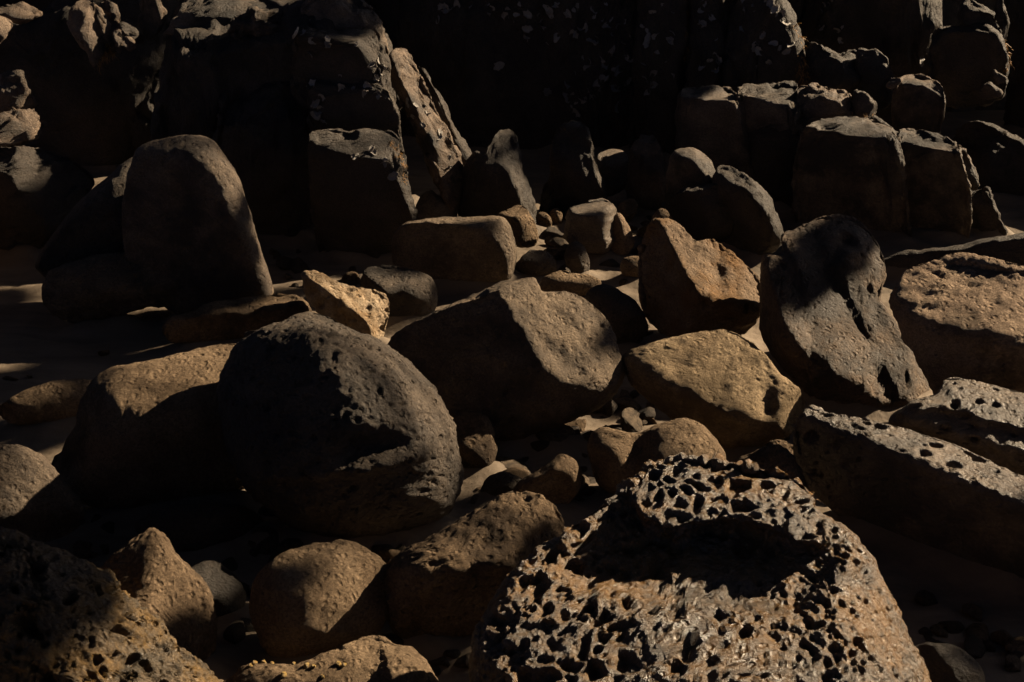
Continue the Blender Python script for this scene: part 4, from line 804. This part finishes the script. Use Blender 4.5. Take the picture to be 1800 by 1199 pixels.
# ---------------------------------------------------------------- ground
def sand_mat():
    m = bpy.data.materials.new('beach_sand'); m.use_nodes = True
    nt = m.node_tree; bs = nt.nodes['Principled BSDF']; L = nt.links.new
    tc = N(nt, 'ShaderNodeTexCoord')
    n1 = N(nt, 'ShaderNodeTexNoise'); n1.inputs['Scale'].default_value = 2.2; n1.inputs['Detail'].default_value = 7; L(tc.outputs['Object'], n1.inputs['Vector'])
    mp = N(nt, 'ShaderNodeMapping'); mp.inputs['Scale'].default_value = (3, 11, 3); mp.inputs['Rotation'].default_value = (0, 0, .35); L(tc.outputs['Object'], mp.inputs['Vector'])
    n2 = N(nt, 'ShaderNodeTexNoise'); n2.inputs['Scale'].default_value = 1.0; n2.inputs['Detail'].default_value = 5; n2.inputs['Distortion'].default_value = .8; L(mp.outputs[0], n2.inputs['Vector'])
    ad = N(nt, 'ShaderNodeMath', operation='ADD'); L(n1.outputs['Fac'], ad.inputs[0]); L(n2.outputs['Fac'], ad.inputs[1])
    mr = N(nt, 'ShaderNodeMapRange'); mr.inputs['From Min'].default_value = .75; mr.inputs['From Max'].default_value = 1.25; L(ad.outputs[0], mr.inputs[0])
    mx = N(nt, 'ShaderNodeMix', data_type='RGBA'); mx.inputs[6].default_value = (.085, .066, .048, 1); mx.inputs[7].default_value = (.165, .128, .092, 1); L(mr.outputs[0], mx.inputs[0])
    L(mx.outputs[2], bs.inputs['Base Color']); bs.inputs['Roughness'].default_value = .75; bs.inputs['Specular IOR Level'].default_value = .25
    n3 = N(nt, 'ShaderNodeTexNoise'); n3.inputs['Scale'].default_value = 420; n3.inputs['Detail'].default_value = 2; L(tc.outputs['Object'], n3.inputs['Vector'])
    n4 = N(nt, 'ShaderNodeTexNoise'); n4.inputs['Scale'].default_value = 24; n4.inputs['Detail'].default_value = 5; L(tc.outputs['Object'], n4.inputs['Vector'])
    b1 = N(nt, 'ShaderNodeBump'); b1.inputs['Distance'].default_value = .012; b1.inputs['Strength'].default_value = .6; L(n4.outputs['Fac'], b1.inputs['Height'])
    b2 = N(nt, 'ShaderNodeBump'); b2.inputs['Distance'].default_value = .002; b2.inputs['Strength'].default_value = .8; L(n3.outputs['Fac'], b2.inputs['Height']); L(b1.outputs[0], b2.inputs['Normal'])
    L(b2.outputs[0], bs.inputs['Normal'])
    return m

def make_sand():
    def axis(lo, hi, a, b, fine, coarse):
        return np.concatenate([np.linspace(lo, a, coarse, endpoint=False), np.linspace(a, b, fine), np.linspace(b, hi, coarse+1)[1:]])
    xs = axis(-70, 70, -3.4, 3.6, 280, 26); ys = axis(-50, 90, 2.2, 9.5, 290, 26)
    X, Y = np.meshgrid(xs, ys)
    P = np.stack([X.ravel(), Y.ravel(), np.zeros(X.size)], 1)
    z = .035*fbm(P*.9, 3, 3) + .012*fbm(P*3.1, 9, 3) + .004*np.sin(P[:, 1]*38+P[:, 0]*9+3*fbm(P*1.2, 21, 2))*sstep(-.1, .3, fbm(P*.8, 31, 2))
    
    P[:, 2] = z + .015 + .014*fbm(P*7, 41, 3)*sstep(3, 0, np.abs(P[:, 0])-4)
    # sand banked up against the feet of the rocks
    G = np.zeros((len(ys), len(xs))); ins = (P[:, 0] > -3.4) & (P[:, 0] < 3.6)
    foot = np.concatenate([d['V'][np.abs(d['V'][:, 2]) < .07] for d in DATA.values()])
    ix = np.clip(np.searchsorted(xs, foot[:, 0]), 1, len(xs)-2); iy = np.clip(np.searchsorted(ys, foot[:, 1]), 1, len(ys)-2)
    np.add.at(G, (iy, ix), 1.0); G = np.minimum(G, 1.0)
    for _ in range(4):
        G = (G + np.roll(G, 1, 0) + np.roll(G, -1, 0))/3; G = (G + np.roll(G, 1, 1) + np.roll(G, -1, 1))/3
    P[:, 2] += .075*np.clip(G*1.6, 0, 1).ravel()*ins
    nx, ny = len(xs), len(ys)
    i, j = np.meshgrid(np.arange(nx-1), np.arange(ny-1)); a = (j*nx+i).ravel()
    q = np.stack([a, a+1, a+1+nx, a+nx], 1)
    o = link('sand', P, (q, np.zeros((0, 3), int)), sand_mat())
    o['kind'] = 'structure'
make_sand()

def make_sea():  # unseen water, added behind the camera to keep bounced sunlight low
    m = bpy.data.materials.new('sea_water'); m.use_nodes = True; nt = m.node_tree; bs = nt.nodes['Principled BSDF']
    bs.inputs['Base Color'].default_value = (.012, .02, .022, 1); bs.inputs['Roughness'].default_value = .12
    tc = N(nt, 'ShaderNodeTexCoord'); n = N(nt, 'ShaderNodeTexNoise'); n.inputs['Scale'].default_value = 1.4; n.inputs['Detail'].default_value = 6
    nt.links.new(tc.outputs['Object'], n.inputs['Vector']); b = N(nt, 'ShaderNodeBump'); b.inputs['Distance'].default_value = .3; nt.links.new(n.outputs['Fac'], b.inputs['Height']); nt.links.new(b.outputs[0], bs.inputs['Normal'])
    xs = np.linspace(-300, 300, 61); V = [(x, -1.2+.8*math.sin(x*.21)+.3*math.sin(x*.9), .05) for x in xs] + [(x, -400, .05) for x in xs]
    k = len(xs); o = link('sea', V, [(i+k, i+1+k, i+1, i) for i in range(k-1)], m); o['kind'] = 'structure'
make_sea()

# ---------------------------------------------------------------- sky, sun, camera
w = bpy.data.worlds.new('World'); scene.world = w; w.use_nodes = True
nt = w.node_tree; bg = nt.nodes['Background']
sky = nt.nodes.new('ShaderNodeTexSky'); sky.sky_type = 'NISHITA'; sky.sun_disc = False
sky.sun_elevation = SUN_EL; sky.sun_rotation = math.radians(90)-SUN_AZ
sky.air_density = .055; sky.dust_density = .25; sky.ozone_density = .6
nt.links.new(sky.outputs[0], bg.inputs[0]); bg.inputs[1].default_value = .05

sl = bpy.data.lights.new('sun', 'SUN'); sl.energy = 5.0; sl.angle = math.radians(.5); sl.color = (1.0, .785, .53)
so = bpy.data.objects.new('sun', sl); COL.objects.link(so)
so.rotation_euler = Vector(tuple(SUN)).to_track_quat('Z', 'Y').to_euler(); so.location = tuple(SUN*20)

cd = bpy.data.cameras.new('camera'); cam = bpy.data.objects.new('camera', cd); COL.objects.link(cam)
cam.location = tuple(CAM)
cam.rotation_euler = (math.radians(90)-PITCH, 0, 0)
cd.sensor_fit = 'HORIZONTAL'; cd.sensor_width = 36.0; cd.lens = 36.0*F/1800.0; cd.clip_end = 500
scene.camera = cam
vs = scene.view_settings; vs.view_transform = 'Standard'; vs.look = 'None'; vs.gamma = 1; vs.exposure = 1.6
vs.use_curve_mapping = False
scene.cycles.max_bounces = 4; scene.cycles.diffuse_bounces = 1
